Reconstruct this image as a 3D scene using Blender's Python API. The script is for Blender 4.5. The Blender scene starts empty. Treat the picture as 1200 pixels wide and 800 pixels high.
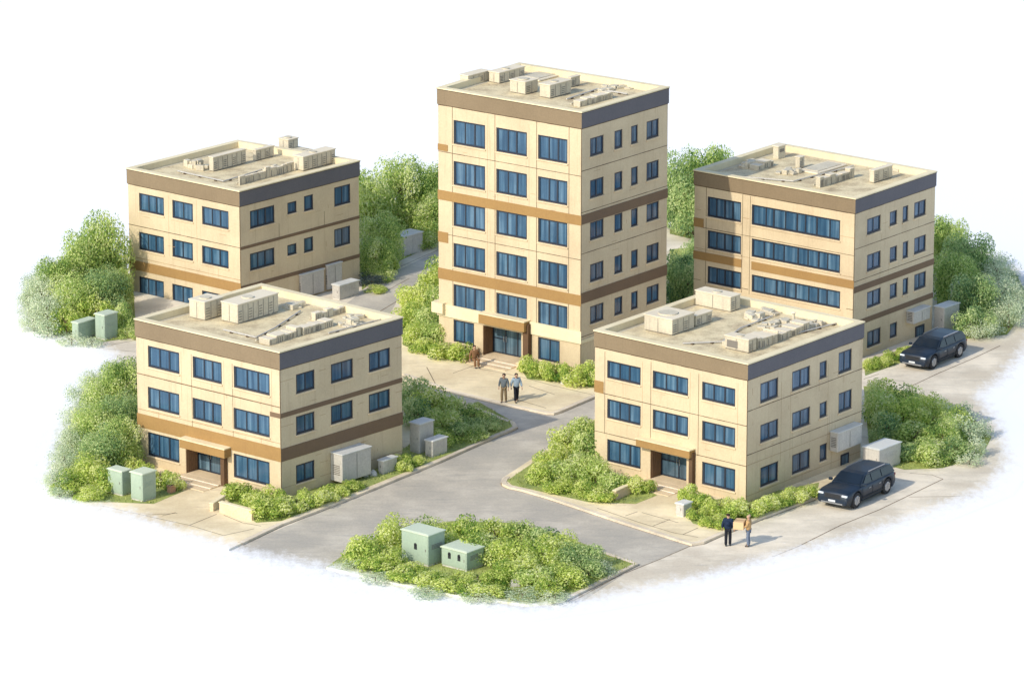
import bpy, bmesh, math, random
import numpy as np
from mathutils import Vector, Matrix
random.seed(7); R = random.Random(11)
sc = bpy.context.scene
COL = sc.collection

# ------------------------------------------------------------------ camera survey
FPX, TILT, CH, CY = 5534.75, math.radians(15.4536), 77.14, -265.0   # focal (px of a 1200 px wide picture), tilt, height, y
def ray(px, py):
    u, v = (px-600)/FPX, -(py-400)/FPX
    c, s = math.cos(TILT), math.sin(TILT)
    return Vector((u, c+v*s, -s+v*c))
EYE = Vector((0, CY, CH))
def gp(px, py, z=0.0):                       # ground point seen at a picture position
    d = ray(px, py); return EYE + d*((z-CH)/d.z)
def to_px(p):
    x, y, z = p[0], p[1]-CY, p[2]-CH
    c, s = math.cos(TILT), math.sin(TILT)
    dep = y*c-z*s
    return 600+FPX*x/dep, 400-FPX*(y*s+z*c)/dep
def ppm(p):                                  # picture px per metre at a point
    c, s = math.cos(TILT), math.sin(TILT)
    return FPX/((p[1]-CY)*c-(p[2]-CH)*s)
TH = math.radians(39.43)
UL = Vector((-math.cos(TH), math.sin(TH), 0)); UR = Vector((math.sin(TH), math.cos(TH), 0))
UP = Vector((0, 0, 1))

# ------------------------------------------------------------------ materials
def new_mat(name):
    m = bpy.data.materials.new(name); m.use_nodes = True
    nt = m.node_tree; b = nt.nodes['Principled BSDF']
    return m, nt, b
def N(nt, t, **kw):
    n = nt.nodes.new(t)
    for k, v in kw.items(): setattr(n, k, v)
    return n
def rgb(c): return (c[0], c[1], c[2], 1)
def ramp(nt, fac, stops, interp='LINEAR'):
    r = N(nt, 'ShaderNodeValToRGB'); r.color_ramp.interpolation = interp
    e = r.color_ramp.elements
    while len(e) < len(stops): e.new(0.5)
    for i, (p, c) in enumerate(stops): e[i].position = p; e[i].color = rgb(c)
    nt.links.new(fac, r.inputs[0]); return r.outputs[0]
def noise(nt, vec, scale, detail=5, rough=.6):
    n = N(nt, 'ShaderNodeTexNoise'); n.inputs['Scale'].default_value = scale
    n.inputs['Detail'].default_value = detail; n.inputs['Roughness'].default_value = rough
    nt.links.new(vec, n.inputs['Vector']); return n.outputs['Fac']
def pos(nt, sx=1, sy=1, sz=1):
    g = N(nt, 'ShaderNodeNewGeometry'); m = N(nt, 'ShaderNodeMapping')
    m.inputs['Scale'].default_value = (sx, sy, sz)
    nt.links.new(g.outputs['Position'], m.inputs['Vector']); return m.outputs['Vector']
def mix(nt, fac, a, b, mode='MIX'):
    m = N(nt, 'ShaderNodeMix', data_type='RGBA', blend_type=mode)
    for sock, v in ((m.inputs[0], fac), (m.inputs[6], a), (m.inputs[7], b)):
        if isinstance(v, (int, float)): sock.default_value = v
        elif isinstance(v, tuple): sock.default_value = rgb(v)
        else: nt.links.new(v, sock)
    return m.outputs[2]
def mathn(nt, op, a, b=None, clamp=False):
    m = N(nt, 'ShaderNodeMath', operation=op, use_clamp=clamp)
    for i, v in enumerate((a, b)):
        if v is None: continue
        if isinstance(v, (int, float)): m.inputs[i].default_value = v
        else: nt.links.new(v, m.inputs[i])
    return m.outputs[0]
def bump(nt, b, h, strength=.3, dist=.02):
    n = N(nt, 'ShaderNodeBump'); n.inputs['Strength'].default_value = strength; n.inputs['Distance'].default_value = dist
    nt.links.new(h, n.inputs['Height']); nt.links.new(n.outputs['Normal'], b.inputs['Normal'])
def weathered(name, base, stain, amount=.5, streak=.4, rough=.85, grain=.10, spec=.25, big=.35):
    """plain surface colour with blotches, vertical rain streaks and fine grain"""
    m, nt, b = new_mat(name)
    n1 = noise(nt, pos(nt), big, 6, .65)
    c = mix(nt, mathn(nt, 'MULTIPLY', ramp(nt, n1, [(.42, (0, 0, 0)), (.72, (1, 1, 1))]), amount), base, stain)
    n2 = noise(nt, pos(nt, 5, 5, .25), 1.0, 5, .7)
    c = mix(nt, mathn(nt, 'MULTIPLY', ramp(nt, n2, [(.55, (0, 0, 0)), (.78, (1, 1, 1))]), streak), c, stain)
    n3 = noise(nt, pos(nt), 9, 4, .7)
    c = mix(nt, grain, c, ramp(nt, n3, [(.3, (.25, .25, .25)), (.7, (.95, .95, .95))]), 'OVERLAY')
    nt.links.new(c, b.inputs['Base Color']); b.inputs['Roughness'].default_value = rough
    b.inputs['Specular IOR Level'].default_value = spec
    bump(nt, b, n3, .25, .02)
    return m
M = {}
WHITE = (.90, .90, .895)
M['wall'] = weathered('cream_render', (.61, .49, .315), (.40, .30, .185), .45, .65, grain=.10)
M['cap'] = weathered('parapet_cream', (.78, .67, .43), (.55, .45, .28), .55, .3)
M['deck'] = weathered('roof_screed', (.70, .58, .36), (.34, .27, .17), .95, 0, grain=.35, big=.9)
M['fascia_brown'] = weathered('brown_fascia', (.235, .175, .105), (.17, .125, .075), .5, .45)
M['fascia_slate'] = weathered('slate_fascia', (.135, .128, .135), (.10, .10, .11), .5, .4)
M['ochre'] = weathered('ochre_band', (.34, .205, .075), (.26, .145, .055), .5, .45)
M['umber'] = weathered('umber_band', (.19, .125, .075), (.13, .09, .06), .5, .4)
M['joint'] = weathered('panel_joint', (.10, .065, .035), (.05, .035, .025), .5, 0)
M['hair_joint'] = weathered('hairline_joint', (.40, .27, .15), (.25, .16, .09), .6, 0)
M['brown_trim'] = weathered('dark_brown_trim', (.13, .075, .04), (.07, .045, .03), .6, .6)
M['sill'] = weathered('sill_cream', (.74, .58, .37), (.40, .30, .19), .6, .5)
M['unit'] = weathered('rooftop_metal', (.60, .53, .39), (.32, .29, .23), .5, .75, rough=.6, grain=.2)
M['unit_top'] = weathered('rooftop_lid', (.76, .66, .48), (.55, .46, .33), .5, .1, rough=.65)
M['grille'] = weathered('grille_grey', (.22, .20, .17), (.11, .10, .09), .5, .4, rough=.6)
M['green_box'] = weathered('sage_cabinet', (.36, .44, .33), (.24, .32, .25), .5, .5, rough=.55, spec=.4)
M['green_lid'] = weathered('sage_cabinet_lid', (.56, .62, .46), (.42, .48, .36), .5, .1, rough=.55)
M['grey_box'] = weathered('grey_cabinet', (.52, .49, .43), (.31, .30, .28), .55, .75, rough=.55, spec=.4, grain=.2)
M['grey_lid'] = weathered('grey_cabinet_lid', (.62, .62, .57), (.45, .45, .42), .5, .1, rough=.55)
M['frame'] = weathered('navy_window_frame', (.014, .022, .038), (.03, .035, .045), .5, .3, rough=.45, spec=.5)
M['stone'] = weathered('pale_stone', (.55, .53, .48), (.33, .32, .29), .7, .2, grain=.3, big=1.5)
M['step'] = weathered('step_concrete', (.72, .56, .36), (.48, .36, .22), .6, .3, grain=.2, big=.9)
M['low_wall'] = weathered('low_wall_render', (.62, .48, .33), (.40, .30, .2), .6, .5)
M['brick_red'] = weathered('terracotta', (.42, .24, .14), (.28, .15, .09), .5, .3)
M['timber'] = weathered('brown_timber', (.22, .13, .07), (.11, .07, .045), .6, .8)

def glass_mat(name, c0, c1, c2):
    m, nt, b = new_mat(name)
    n1 = noise(nt, pos(nt, 4, 4, .2), 1.0, 2, .5)
    n2 = noise(nt, pos(nt, .8, .8, .8), 1.0, 3, .6)
    c = ramp(nt, n1, [(.3, c0), (.5, c1), (.72, c2)])
    c = mix(nt, mathn(nt, 'MULTIPLY', ramp(nt, n2, [(.45, (0, 0, 0)), (.7, (1, 1, 1))]), .45), c, c0)
    nt.links.new(c, b.inputs['Base Color']); b.inputs['Roughness'].default_value = .12
    b.inputs['Specular IOR Level'].default_value = .5
    bump(nt, b, n2, .05, .02)
    return m
M['glass'] = glass_mat('blue_glass', (.022, .062, .115), (.044, .108, .178), (.12, .21, .29))  # last, palest tone: upright streak reflections painted into the glass colour
M['door_glass'] = glass_mat('dark_door_glass', (.03, .055, .075), (.07, .12, .16), (.15, .24, .30))

def ground_mat(name, base, stain, dark, tint_scale=.25, grain=.2):
    """paved surface that breaks up into the bare white board at the worn rim of the site"""
    m, nt, b = new_mat(name)
    n1 = noise(nt, pos(nt), tint_scale, 6, .6)
    c = ramp(nt, n1, [(.40, stain), (.50, base), (.62, tuple(min(1, x*1.2) for x in base))])
    n2 = noise(nt, pos(nt, .35, 1.6, 1), 1.2, 6, .75)
    c = mix(nt, mathn(nt, 'MULTIPLY', ramp(nt, n2, [(.52, (0, 0, 0)), (.72, (1, 1, 1))]), .7), c, dark)
    n3 = noise(nt, pos(nt), 7, 4, .75)
    c = mix(nt, grain, c, ramp(nt, n3, [(.3, (.3, .3, .3)), (.7, (.85, .85, .85))]), 'OVERLAY')
    a = N(nt, 'ShaderNodeAttribute', attribute_name='rim')
    n4 = noise(nt, pos(nt, 1, .5, 1), 2.2, 8, .8)
    f = mathn(nt, 'ADD', a.outputs['Fac'], mathn(nt, 'MULTIPLY', mathn(nt, 'SUBTRACT', n4, .5), 1.5))
    f = ramp(nt, f, [(.12, (0, 0, 0)), (.75, (1, 1, 1))])
    c = mix(nt, f, WHITE, c)
    nt.links.new(c, b.inputs['Base Color']); b.inputs['Roughness'].default_value = .9
    b.inputs['Specular IOR Level'].default_value = .15
    bump(nt, b, n3, .25, .02)
    return m
M['apron'] = ground_mat('pale_apron', (.68, .60, .465), (.60, .52, .40), (.45, .405, .33))
M['asphalt'] = ground_mat('pale_asphalt', (.475, .43, .35), (.42, .385, .32), (.31, .295, .265))
M['paving'] = ground_mat('beige_paving', (.74, .62, .40), (.66, .54, .34), (.54, .42, .28))
M['kerbstone'] = ground_mat('kerbstone', (.68, .58, .43), (.54, .46, .35), (.40, .34, .26))
M['lawn'] = ground_mat('lawn_soil', (.30, .34, .10), (.20, .25, .08), (.40, .38, .16), .6, .3)
M['mark'] = ground_mat('paving_joint', (.22, .165, .11), (.16, .12, .08), (.30, .24, .17))
m, nt, b = new_mat('white_board'); b.inputs['Base Color'].default_value = rgb(WHITE); b.inputs['Roughness'].default_value = 1
b.inputs['Specular IOR Level'].default_value = 0
M['white'] = m

def leaf_mat(name, stops, transl=.55):
    m, nt, b = new_mat(name)
    a = N(nt, 'ShaderNodeAttribute', attribute_name='tint')
    o = N(nt, 'ShaderNodeObjectInfo')
    f = mathn(nt, 'ADD', a.outputs['Fac'], mathn(nt, 'MULTIPLY', mathn(nt, 'SUBTRACT', o.outputs['Random'], .5), .22), True)
    c = ramp(nt, f, stops)
    nt.links.new(c, b.inputs['Base Color']); b.inputs['Roughness'].default_value = .6
    b.inputs['Specular IOR Level'].default_value = .2
    t = N(nt, 'ShaderNodeBsdfTranslucent'); nt.links.new(c, t.inputs['Color'])
    ms = N(nt, 'ShaderNodeMixShader'); ms.inputs[0].default_value = transl
    nt.links.new(b.outputs[0], ms.inputs[1]); nt.links.new(t.outputs[0], ms.inputs[2])
    nt.links.new(ms.outputs[0], nt.nodes['Material Output'].inputs['Surface'])
    return m
M['leaf'] = leaf_mat('leaf_green', [(0, (.08, .18, .05)), (.25, (.24, .38, .10)), (.52, (.52, .65, .19)), (.85, (.75, .81, .32)), (1, (.84, .86, .50))])
M['leaf_fresh'] = leaf_mat('leaf_fresh_green', [(0, (.09, .21, .035)), (.25, (.28, .43, .08)), (.52, (.58, .69, .15)), (.85, (.79, .83, .28)), (1, (.85, .87, .44))])
M['leaf_blue'] = leaf_mat('leaf_blue_green', [(0, (.07, .17, .09)), (.3, (.22, .36, .15)), (.6, (.46, .60, .23)), (1, (.74, .80, .40))])
M['leaf_pale'] = leaf_mat('leaf_pale_sage', [(0, (.30, .42, .26)), (.35, (.48, .58, .36)), (.65, (.66, .73, .48)), (1, (.80, .83, .60))], .4)
M['leaf_dark'] = leaf_mat('leaf_dark_slate', [(0, (.02, .035, .045)), (.5, (.06, .09, .10)), (1, (.18, .23, .2))])
M['grass'] = leaf_mat('grass_blade', [(0, (.16, .22, .05)), (.5, (.34, .38, .10)), (1, (.52, .52, .20))], .3)
M['bark'] = weathered('grey_bark', (.16, .12, .08), (.08, .06, .04), .6, .4)

def plain(name, c, rough=.5, metal=0, spec=.5, coat=0):
    m, nt, b = new_mat(name)
    n = noise(nt, pos(nt), 6, 4, .6)
    cc = mix(nt, .12, c, ramp(nt, n, [(.3, tuple(x*.6 for x in c)), (.7, tuple(min(1, x*1.3) for x in c))]))
    nt.links.new(cc, b.inputs['Base Color'])
    b.inputs['Roughness'].default_value = rough; b.inputs['Metallic'].default_value = metal
    b.inputs['Specular IOR Level'].default_value = spec; b.inputs['Coat Weight'].default_value = coat
    return m
M['car'] = plain('dark_navy_paint', (.010, .020, .036), .42, 0, .4, .15)
M['car_glass'] = plain('car_glass', (.010, .018, .03), .12, 0, .4)
M['tyre'] = plain('tyre_rubber', (.02, .02, .022), .8)
M['rim'] = plain('alloy_rim', (.42, .43, .45), .35, .8)
M['lamp'] = plain('lamp_lens', (.65, .70, .72), .12, 0, .6)
M['taillamp'] = plain('tail_lens', (.25, .02, .02), .2)
M['plate'] = plain('plate_white', (.6, .62, .62), .5)
M['trim'] = plain('black_trim', (.02, .022, .026), .6)
M['skin'] = plain('skin', (.48, .29, .19), .6, 0, .3)
M['hair'] = plain('dark_hair', (.035, .022, .015), .7, 0, .2)
M['hair_light'] = plain('light_hair', (.42, .30, .20), .7, 0, .2)
M['navy_cloth'] = plain('navy_cloth', (.018, .03, .06), .9, 0, .1)
M['black_cloth'] = plain('black_cloth', (.02, .022, .028), .9, 0, .1)
M['grey_cloth'] = plain('grey_cloth', (.14, .16, .17), .9, 0, .1)
M['khaki_cloth'] = plain('khaki_cloth', (.22, .16, .09), .9, 0, .1)
M['blue_cloth'] = plain('pale_blue_cloth', (.30, .38, .44), .9, 0, .1)
M['denim_cloth'] = plain('grey_denim', (.15, .18, .24), .9, 0, .1)
M['tan_cloth'] = plain('tan_cloth', (.46, .29, .13), .9, 0, .1)
M['rust_cloth'] = plain('rust_cloth', (.22, .12, .06), .9, 0, .1)
M['white_cloth'] = plain('white_cloth', (.72, .73, .74), .9, 0, .1)
M['card'] = plain('cardboard', (.66, .46, .25), .85, 0, .1)
M['tape'] = plain('brown_tape', (.36, .22, .10), .5, 0, .3)

# ------------------------------------------------------------------ helpers
class MB:
    def __init__(s): s.v = []; s.f = []; s.mi = []
    def face(s, pts, mi=0):
        i = len(s.v); s.v += [tuple(p) for p in pts]; s.f.append(tuple(range(i, i+len(pts)))); s.mi.append(mi); return s
    def box(s, o, ax, ay, az, mi=0):
        """box from corner o along three edge vectors"""
        o, ax, ay, az = map(Vector, (o, ax, ay, az))
        if ax.cross(ay).dot(az) < 0: ax, ay = ay, ax
        p = [o, o+ax, o+ax+ay, o+ay]; q = [x+az for x in p]
        i = len(s.v); s.v += [tuple(x) for x in p+q]
        for f in ((3, 2, 1, 0), (4, 5, 6, 7), (0, 1, 5, 4), (1, 2, 6, 5), (2, 3, 7, 6), (3, 0, 4, 7)):
            s.f.append(tuple(i+k for k in f)); s.mi.append(mi)
        return s
    def cyl(s, a, b, r0, r1=None, n=16, caps=True, mi=0):
        a, b = Vector(a), Vector(b); r1 = r0 if r1 is None else r1
        d = (b-a).normalized(); x = d.orthogonal().normalized(); y = d.cross(x)
        i = len(s.v)
        for c, r in ((a, r0), (b, r1)):
            for k in range(n):
                t = 2*math.pi*k/n; s.v.append(tuple(c+x*r*math.cos(t)+y*r*math.sin(t)))
        for k in range(n):
            j = (k+1) % n; s.f.append((i+k, i+j, i+n+j, i+n+k)); s.mi.append(mi)
        if caps:
            s.f.append(tuple(i+n-1-k for k in range(n))); s.mi.append(mi)
            s.f.append(tuple(i+n+k for k in range(n))); s.mi.append(mi)
        return s
    def tube(s, pts, rad, n=8, mi=0):
        for a, b, r0, r1 in zip(pts, pts[1:], rad, rad[1:]): s.cyl(a, b, r0, r1, n, True, mi)
        return s
    def prism(s, poly, z0, z1, mi=0, bottom=False):
        a = sum(poly[i][0]*poly[(i+1) % len(poly)][1]-poly[(i+1) % len(poly)][0]*poly[i][1] for i in range(len(poly)))
        if a < 0: poly = poly[::-1]
        s.face([(p[0], p[1], z1) for p in poly], mi)
        for i, p in enumerate(poly):
            q = poly[(i+1) % len(poly)]
            s.face([(p[0], p[1], z0), (q[0], q[1], z0), (q[0], q[1], z1), (p[0], p[1], z1)], mi)
        if bottom: s.face([(p[0], p[1], z0) for p in poly[::-1]], mi)
        return s
    def build(s, name, mats, parent=None, bevel=0, smooth=False):
        me = bpy.data.meshes.new(name); me.from_pydata(s.v, [], s.f)
        mats = mats if isinstance(mats, (list, tuple)) else [mats]
        for m_ in mats: me.materials.append(M[m_] if isinstance(m_, str) else m_)
        for p, k in zip(me.polygons, s.mi): p.material_index = k
        if bevel or smooth:
            bm = bmesh.new(); bm.from_mesh(me)
            bmesh.ops.remove_doubles(bm, verts=bm.verts, dist=1e-4)
            if bevel: bmesh.ops.bevel(bm, geom=list(bm.edges), offset=bevel, segments=1, affect='EDGES', clamp_overlap=True)
            if smooth:
                for f in bm.faces: f.smooth = True
            bm.to_mesh(me); bm.free()
        o = bpy.data.objects.new(name, me); COL.objects.link(o)
        if parent is not None:
            o.parent = parent
            inv = world_inv(parent)
            if inv is not None: me.transform(inv)
        return o
ROOTS = {}
def world_inv(p):
    # parts are modelled in world space; bring them into the frame of their thing
    mtx = Matrix.Identity(4)
    while p is not None:
        if p.type == 'EMPTY': mtx = p.matrix_basis @ mtx
        p = p.parent
    return mtx.inverted()
def tag(o, label=None, cat=None, group=None, kind=None):
    for k, v in (('label', label), ('category', cat), ('group', group), ('kind', kind)):
        if v: o[k] = v
    return o
def thing(name, label, cat, loc, group=None, rz=0):
    o = bpy.data.objects.new(name, None); COL.objects.link(o); o.empty_display_size = .3
    o.location = loc; o.rotation_euler = (0, 0, rz)
    o.matrix_basis = Matrix.Translation(Vector(loc)) @ Matrix.Rotation(rz, 4, 'Z')
    return tag(o, label, cat, group)
def copy_tree(o, parent=None):
    c = o.copy(); COL.objects.link(c)
    if parent is not None: c.parent = parent
    for ch in [x for x in ALLKIDS.get(o.name, [])]: copy_tree(ch, c)
    return c
ALLKIDS = {}

# ------------------------------------------------------------------ ground
def seg_d(p, a, b):
    ax, ay = a; bx, by = b; dx, dy = bx-ax, by-ay
    t = max(0, min(1, ((p[0]-ax)*dx+(p[1]-ay)*dy)/(dx*dx+dy*dy+1e-9)))
    return math.hypot(p[0]-ax-t*dx, p[1]-ay-t*dy)
RIM = [(34, 340), (28, 365), (52, 392), (105, 404), (135, 418), (112, 440), (92, 470), (76, 500), (62, 535), (58, 570), (85, 588), (150, 607), (225, 632), (300, 652), (385, 668), (470, 688), (560, 706), (622, 714), (700, 703), (800, 685), (890, 660), (1000, 633), (1095, 600), (1160, 574), (1185, 540), (1172, 495), (1150, 465), (1175, 445), (1212, 402), (1222, 350), (1192, 312), (1150, 290), (1100, 275), (1000, 262), (850, 262), (780, 262), (640, 255), (520, 250), (430, 262), (300, 280), (150, 315), (70, 322)]
RIMW = [tuple(gp(x, y).xy*1) for x, y in RIM]
RIMS = [(x, y*.42) for x, y in RIMW]
def inside(p, poly):
    r = False
    for i in range(len(poly)):
        (x0, y0), (x1, y1) = poly[i], poly[i-1]
        if (y0 > p[1]) != (y1 > p[1]) and p[0] < (x1-x0)*(p[1]-y0)/(y1-y0)+x0: r = not r
    return r
def rim_value(x, y):
    q = (x, y*.42)
    d = min(seg_d(q, RIMS[i-1], RIMS[i]) for i in range(len(RIMS)))
    d = d if inside(q, RIMS) else -d
    return max(0, min(1, .28+d/1.5))
def add_rim(me):
    at = me.attributes.new('rim', 'FLOAT', 'POINT')
    at.data.foreach_set('value', [rim_value(v.co.x, v.co.y) for v in me.vertices])
def slab(name, mat, poly, z0, z1, cell=.9, kind='structure', grid=True):
    """paved area with a real edge, cut into cells so that the worn rim can follow it"""
    mb = MB(); P2 = [tuple(p)[:2] for p in poly]
    if z1-z0 > .05: mb.prism(P2, z0, z1)
    else: mb.face([(x, y, z1) for x, y in (P2 if sum(P2[i-1][0]*P2[i][1]-P2[i][0]*P2[i-1][1] for i in range(len(P2))) > 0 else P2[::-1])])
    o = mb.build(name, mat); me = o.data
    bm = bmesh.new(); bm.from_mesh(me); bmesh.ops.remove_doubles(bm, verts=bm.verts, dist=1e-4)
    if grid:
        xs = [v.co.x for v in bm.verts]; ys = [v.co.y for v in bm.verts]
        for ax, lo, hi in ((0, min(xs), max(xs)), (1, min(ys), max(ys))):
            k = lo+cell
            while k < hi:
                co = [0, 0, 0]; co[ax] = k; no = [0, 0, 0]; no[ax] = 1
                bmesh.ops.bisect_plane(bm, geom=bm.verts[:]+bm.edges[:]+bm.faces[:], plane_co=co, plane_no=no)
                k += cell*(1 if ax == 0 else 2)
    bm.to_mesh(me); bm.free(); add_rim(me)
    return tag(o, kind=kind)
def pxpoly(pts, z): return [gp(x, y, z).xy for x, y in pts]
def strip(mb, pts, w, z):
    """thin flat ribbon along a polyline of ground points"""
    for a, b in zip(pts, pts[1:]):
        a, b = Vector((a[0], a[1], z)), Vector((b[0], b[1], z)); d = (b-a)
        if d.length < 1e-3: continue
        n = Vector((-d.y, d.x, 0)).normalized()*w/2
        k = max(1, int(d.length/.8))
        for i in range(k):
            p, q = a+d*(i/k), a+d*((i+1)/k)
            mb.face([p-n, q-n, q+n, p+n])
    return mb
mb = MB(); S_ = 2500
mb.face([(-S_, -700, -.006), (S_, -700, -.006), (S_, 4000, -.006), (-S_, 4000, -.006)])
tag(mb.build('ground', 'white'), kind='structure')
cx = sum(p[0] for p in RIMW)/len(RIMW); cy = sum(p[1] for p in RIMW)/len(RIMW)
outer = [((x-cx)*1.045+cx, (y-cy)*1.045+cy) for x, y in RIMW]
slab('yard', 'apron', outer, -.004, 0, .8)
ROAD = [(205, 668), (268, 645), (434, 575), (599, 506), (608, 501), (603, 494), (560, 477), (470, 441), (400, 425), (370, 400), (400, 360), (440, 330), (500, 300), (532, 280), (545, 292), (470, 345), (440, 395), (472, 438), (531, 460), (649, 484), (697, 465), (790, 428), (860, 432), (780, 480), (697, 490), (640, 526), (588, 560), (586, 567), (610, 574), (641, 583), (726, 612), (811, 638), (733, 671), (655, 722), (470, 705), (300, 672)]
slab('road', 'asphalt', pxpoly(ROAD, .004), .0, .004, .8)
BLOCK_A = [(30, 594), (60, 600), (120, 613), (200, 632), (268, 643), (330, 614), (370, 599), (434, 573.5), (519, 538.5), (585, 509), (599, 503.5), (606, 500), (603, 494.5), (590, 490), (560, 477), (500, 455), (470, 441), (420, 428), (300, 418), (150, 428), (90, 445), (40, 520)]
BLOCK_B = [(588, 566.5), (595, 570), (610, 573), (641, 582), (726, 610.5), (800, 634), (811, 637), (825, 634.5), (844, 626), (893, 606), (955, 583), (1015, 552), (1030, 530), (860, 470), (760, 482), (697, 490), (640, 527), (592, 558)]
BLOCK_C = [(472, 438.5), (531, 459), (590, 473), (640, 483.5), (649, 484), (657, 481.5), (697, 464.5), (770, 430), (800, 395), (780, 330), (690, 300), (600, 290), (532, 300), (478, 345), (448, 395)]
for nm, px in (('pavement', BLOCK_A), ('pavement', BLOCK_B), ('pavement', BLOCK_C)):
    slab(nm, 'paving', pxpoly(px, .12), -.04, .12, .8)
# island of planting with a raised edge
ISLAND = [(382, 664), (405, 648), (430, 634), (470, 618), (530, 610), (600, 612), (655, 625), (705, 645), (748, 660), (716, 676), (662, 703), (620, 708), (540, 698), (460, 682)]
slab('lawn', 'lawn', pxpoly(ISLAND, .1), -.04, .10, .6)
LAWNS = [([(40, 520), (95, 448), (150, 430), (160, 545), (215, 575), (180, 590), (130, 588), (60, 590), (38, 570)], .12),
         ([(258, 578), (320, 578), (470, 527), (560, 470), (603, 495), (598, 502), (519, 535), (434, 569), (330, 610), (300, 612)], .12),
         ([(594, 563), (697, 492), (705, 545), (770, 580), (745, 590), (690, 588), (640, 577), (600, 568)], .12),
         ([(795, 590), (880, 580), (960, 565), (957, 578), (893, 602), (845, 621), (812, 613)], .12),
         ([(470, 345), (530, 302), (520, 380), (570, 405), (545, 424), (505, 417), (472, 404)], .12),
         ([(608, 428), (690, 415), (700, 432), (697, 452), (650, 447), (618, 444)], .12),
         ([(1012, 452), (1080, 462), (1130, 478), (1162, 512), (1150, 535), (1105, 548), (1060, 550), (1020, 540)], 0),
         ([(34, 330), (155, 320), (160, 395), (110, 402), (55, 390), (26, 365)], 0),
         ([(425, 265), (515, 255), (518, 282), (470, 305), (424, 340)], 0),
         ([(785, 262), (860, 262), (815, 281), (785, 274)], 0), ([(785, 292), (815, 290), (816, 350), (785, 360)], .12),
         ([(1098, 290), (1190, 318), (1208, 355), (1180, 392), (1120, 398), (1098, 380)], 0),
         ([(1012, 424), (1060, 408), (1068, 414), (1058, 424), (1014, 440)], 0)]
for pts, z in LAWNS:
    slab('lawn', 'lawn', pxpoly(pts, z+.008), z+.001, z+.008, .7)
# kerbs: stone edging a little proud of the pavement
def kerb(pts, w=.26, z=.135, base=.12):
    P = [Vector((*gp(x, y, base).xy, 0)) for x, y in pts]
    mbk = MB(); off = []
    for i, p in enumerate(P):
        d = ((P[min(i+1, len(P)-1)]-P[max(i-1, 0)])).normalized(); n = Vector((-d.y, d.x, 0)); off.append((p-n*.015, p+n*w))
    for (a0, a1), (b0, b1) in zip(off, off[1:]):
        k = max(1, int((b0-a0).length/.9))
        for i in range(k):
            t, u = i/k, (i+1)/k
            p, q, r, s = a0.lerp(b0, t), a0.lerp(b0, u), a1.lerp(b1, u), a1.lerp(b1, t)
            for (f0, f1, f2, f3) in (((p, z), (q, z), (r, z), (s, z)), ((p, -.03), (q, -.03), (q, z), (p, z)), ((r, base-.02), (s, base-.02), (s, z), (r, z))):
                mbk.face([(f[0].x, f[0].y, f[1]) for f in (f0, f1, f2, f3)])
    o = mbk.build('kerb', 'kerbstone'); add_rim(o.data)
    jm = MB(); strip(jm, [o_[1] for o_ in off], .045, base+.0045); strip(jm, [o_[0]+(o_[0]-o_[1]).normalized()*.03 for o_ in off], .04, .009)
    j = jm.build('kerb_joint', 'mark'); add_rim(j.data); tag(j, kind='structure')
    return tag(o, kind='structure')
kerb([(284, 636), (330, 614), (370, 599), (434, 573.5), (519, 538.5), (585, 509), (599, 503.5), (606, 500), (603, 494.5), (590, 490), (560, 477)])
kerb([(592, 558), (588, 564), (589, 567), (597, 570.5), (610, 573), (641, 582), (726, 610.5), (800, 634), (811, 637), (825, 634.5), (844, 626), (893, 606), (955, 583)])
kerb([(472, 438.5), (531, 459), (590, 473), (640, 483.5), (649, 484), (657, 481.5), (697, 464.5), (770, 430)])
kerb([(664, 702), (716, 676), (748, 660), (705, 645)], .24, .115, .10)
# joint lines and worn edges of the paved areas
jm = MB()
def line(pts, z=.1245, w=.05): strip(jm, [gp(x, y, z).xy for x, y in pts], w, z)
line([(118, 592), (180, 606), (222, 615), (262, 627)]); line([(222, 615), (254, 602)]); line([(170, 603), (208, 601)]); line([(262, 627), (298, 619)])
line([(190, 604), (206, 600)]); line([(262, 603), (284, 612), (306, 616)])
line([(473, 403), (520, 414), (545, 422)]); line([(552, 430), (590, 437), (612, 442), (650, 452), (697, 463)]); line([(531, 437), (556, 428)]); line([(510, 449), (500, 430)])
line([(640, 478), (600, 466)]); line([(620, 452), (650, 462)])
line([(700, 595), (750, 612), (790, 624), (818, 629)]); line([(733, 604), (747, 599)]); line([(800, 626), (818, 618)]); line([(765, 616), (785, 608)]); line([(752, 600), (795, 612)])
line([(812, 638), (775, 654), (733, 671)], .0085); line([(744, 664), (660, 710)], .0085)
line([(935, 640), (985, 615), (1030, 597), (1105, 561)], .0045, .07); line([(1105, 561), (1092, 556), (1066, 554)], .0045); line([(1065, 582), (1125, 581)], .0045); line([(905, 652), (935, 640)], .0045, .05)
line([(1062, 455), (1100, 437), (1140, 420), (1172, 405)], .0045, .07); line([(1012, 444), (1030, 438)], .0045); line([(1016, 445), (1060, 446)], .0045, .04)
line([(130, 404), (160, 398)], .0045, .05); line([(120, 408), (158, 412)], .0045, .04)
line([(433, 372), (470, 350), (520, 318)], .0085, .07); line([(445, 345), (480, 326)], .0085, .05); line([(470, 312), (515, 292)], .0045, .05)
o = jm.build('pavement_joint', 'mark'); add_rim(o.data); tag(o, kind='structure')

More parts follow.
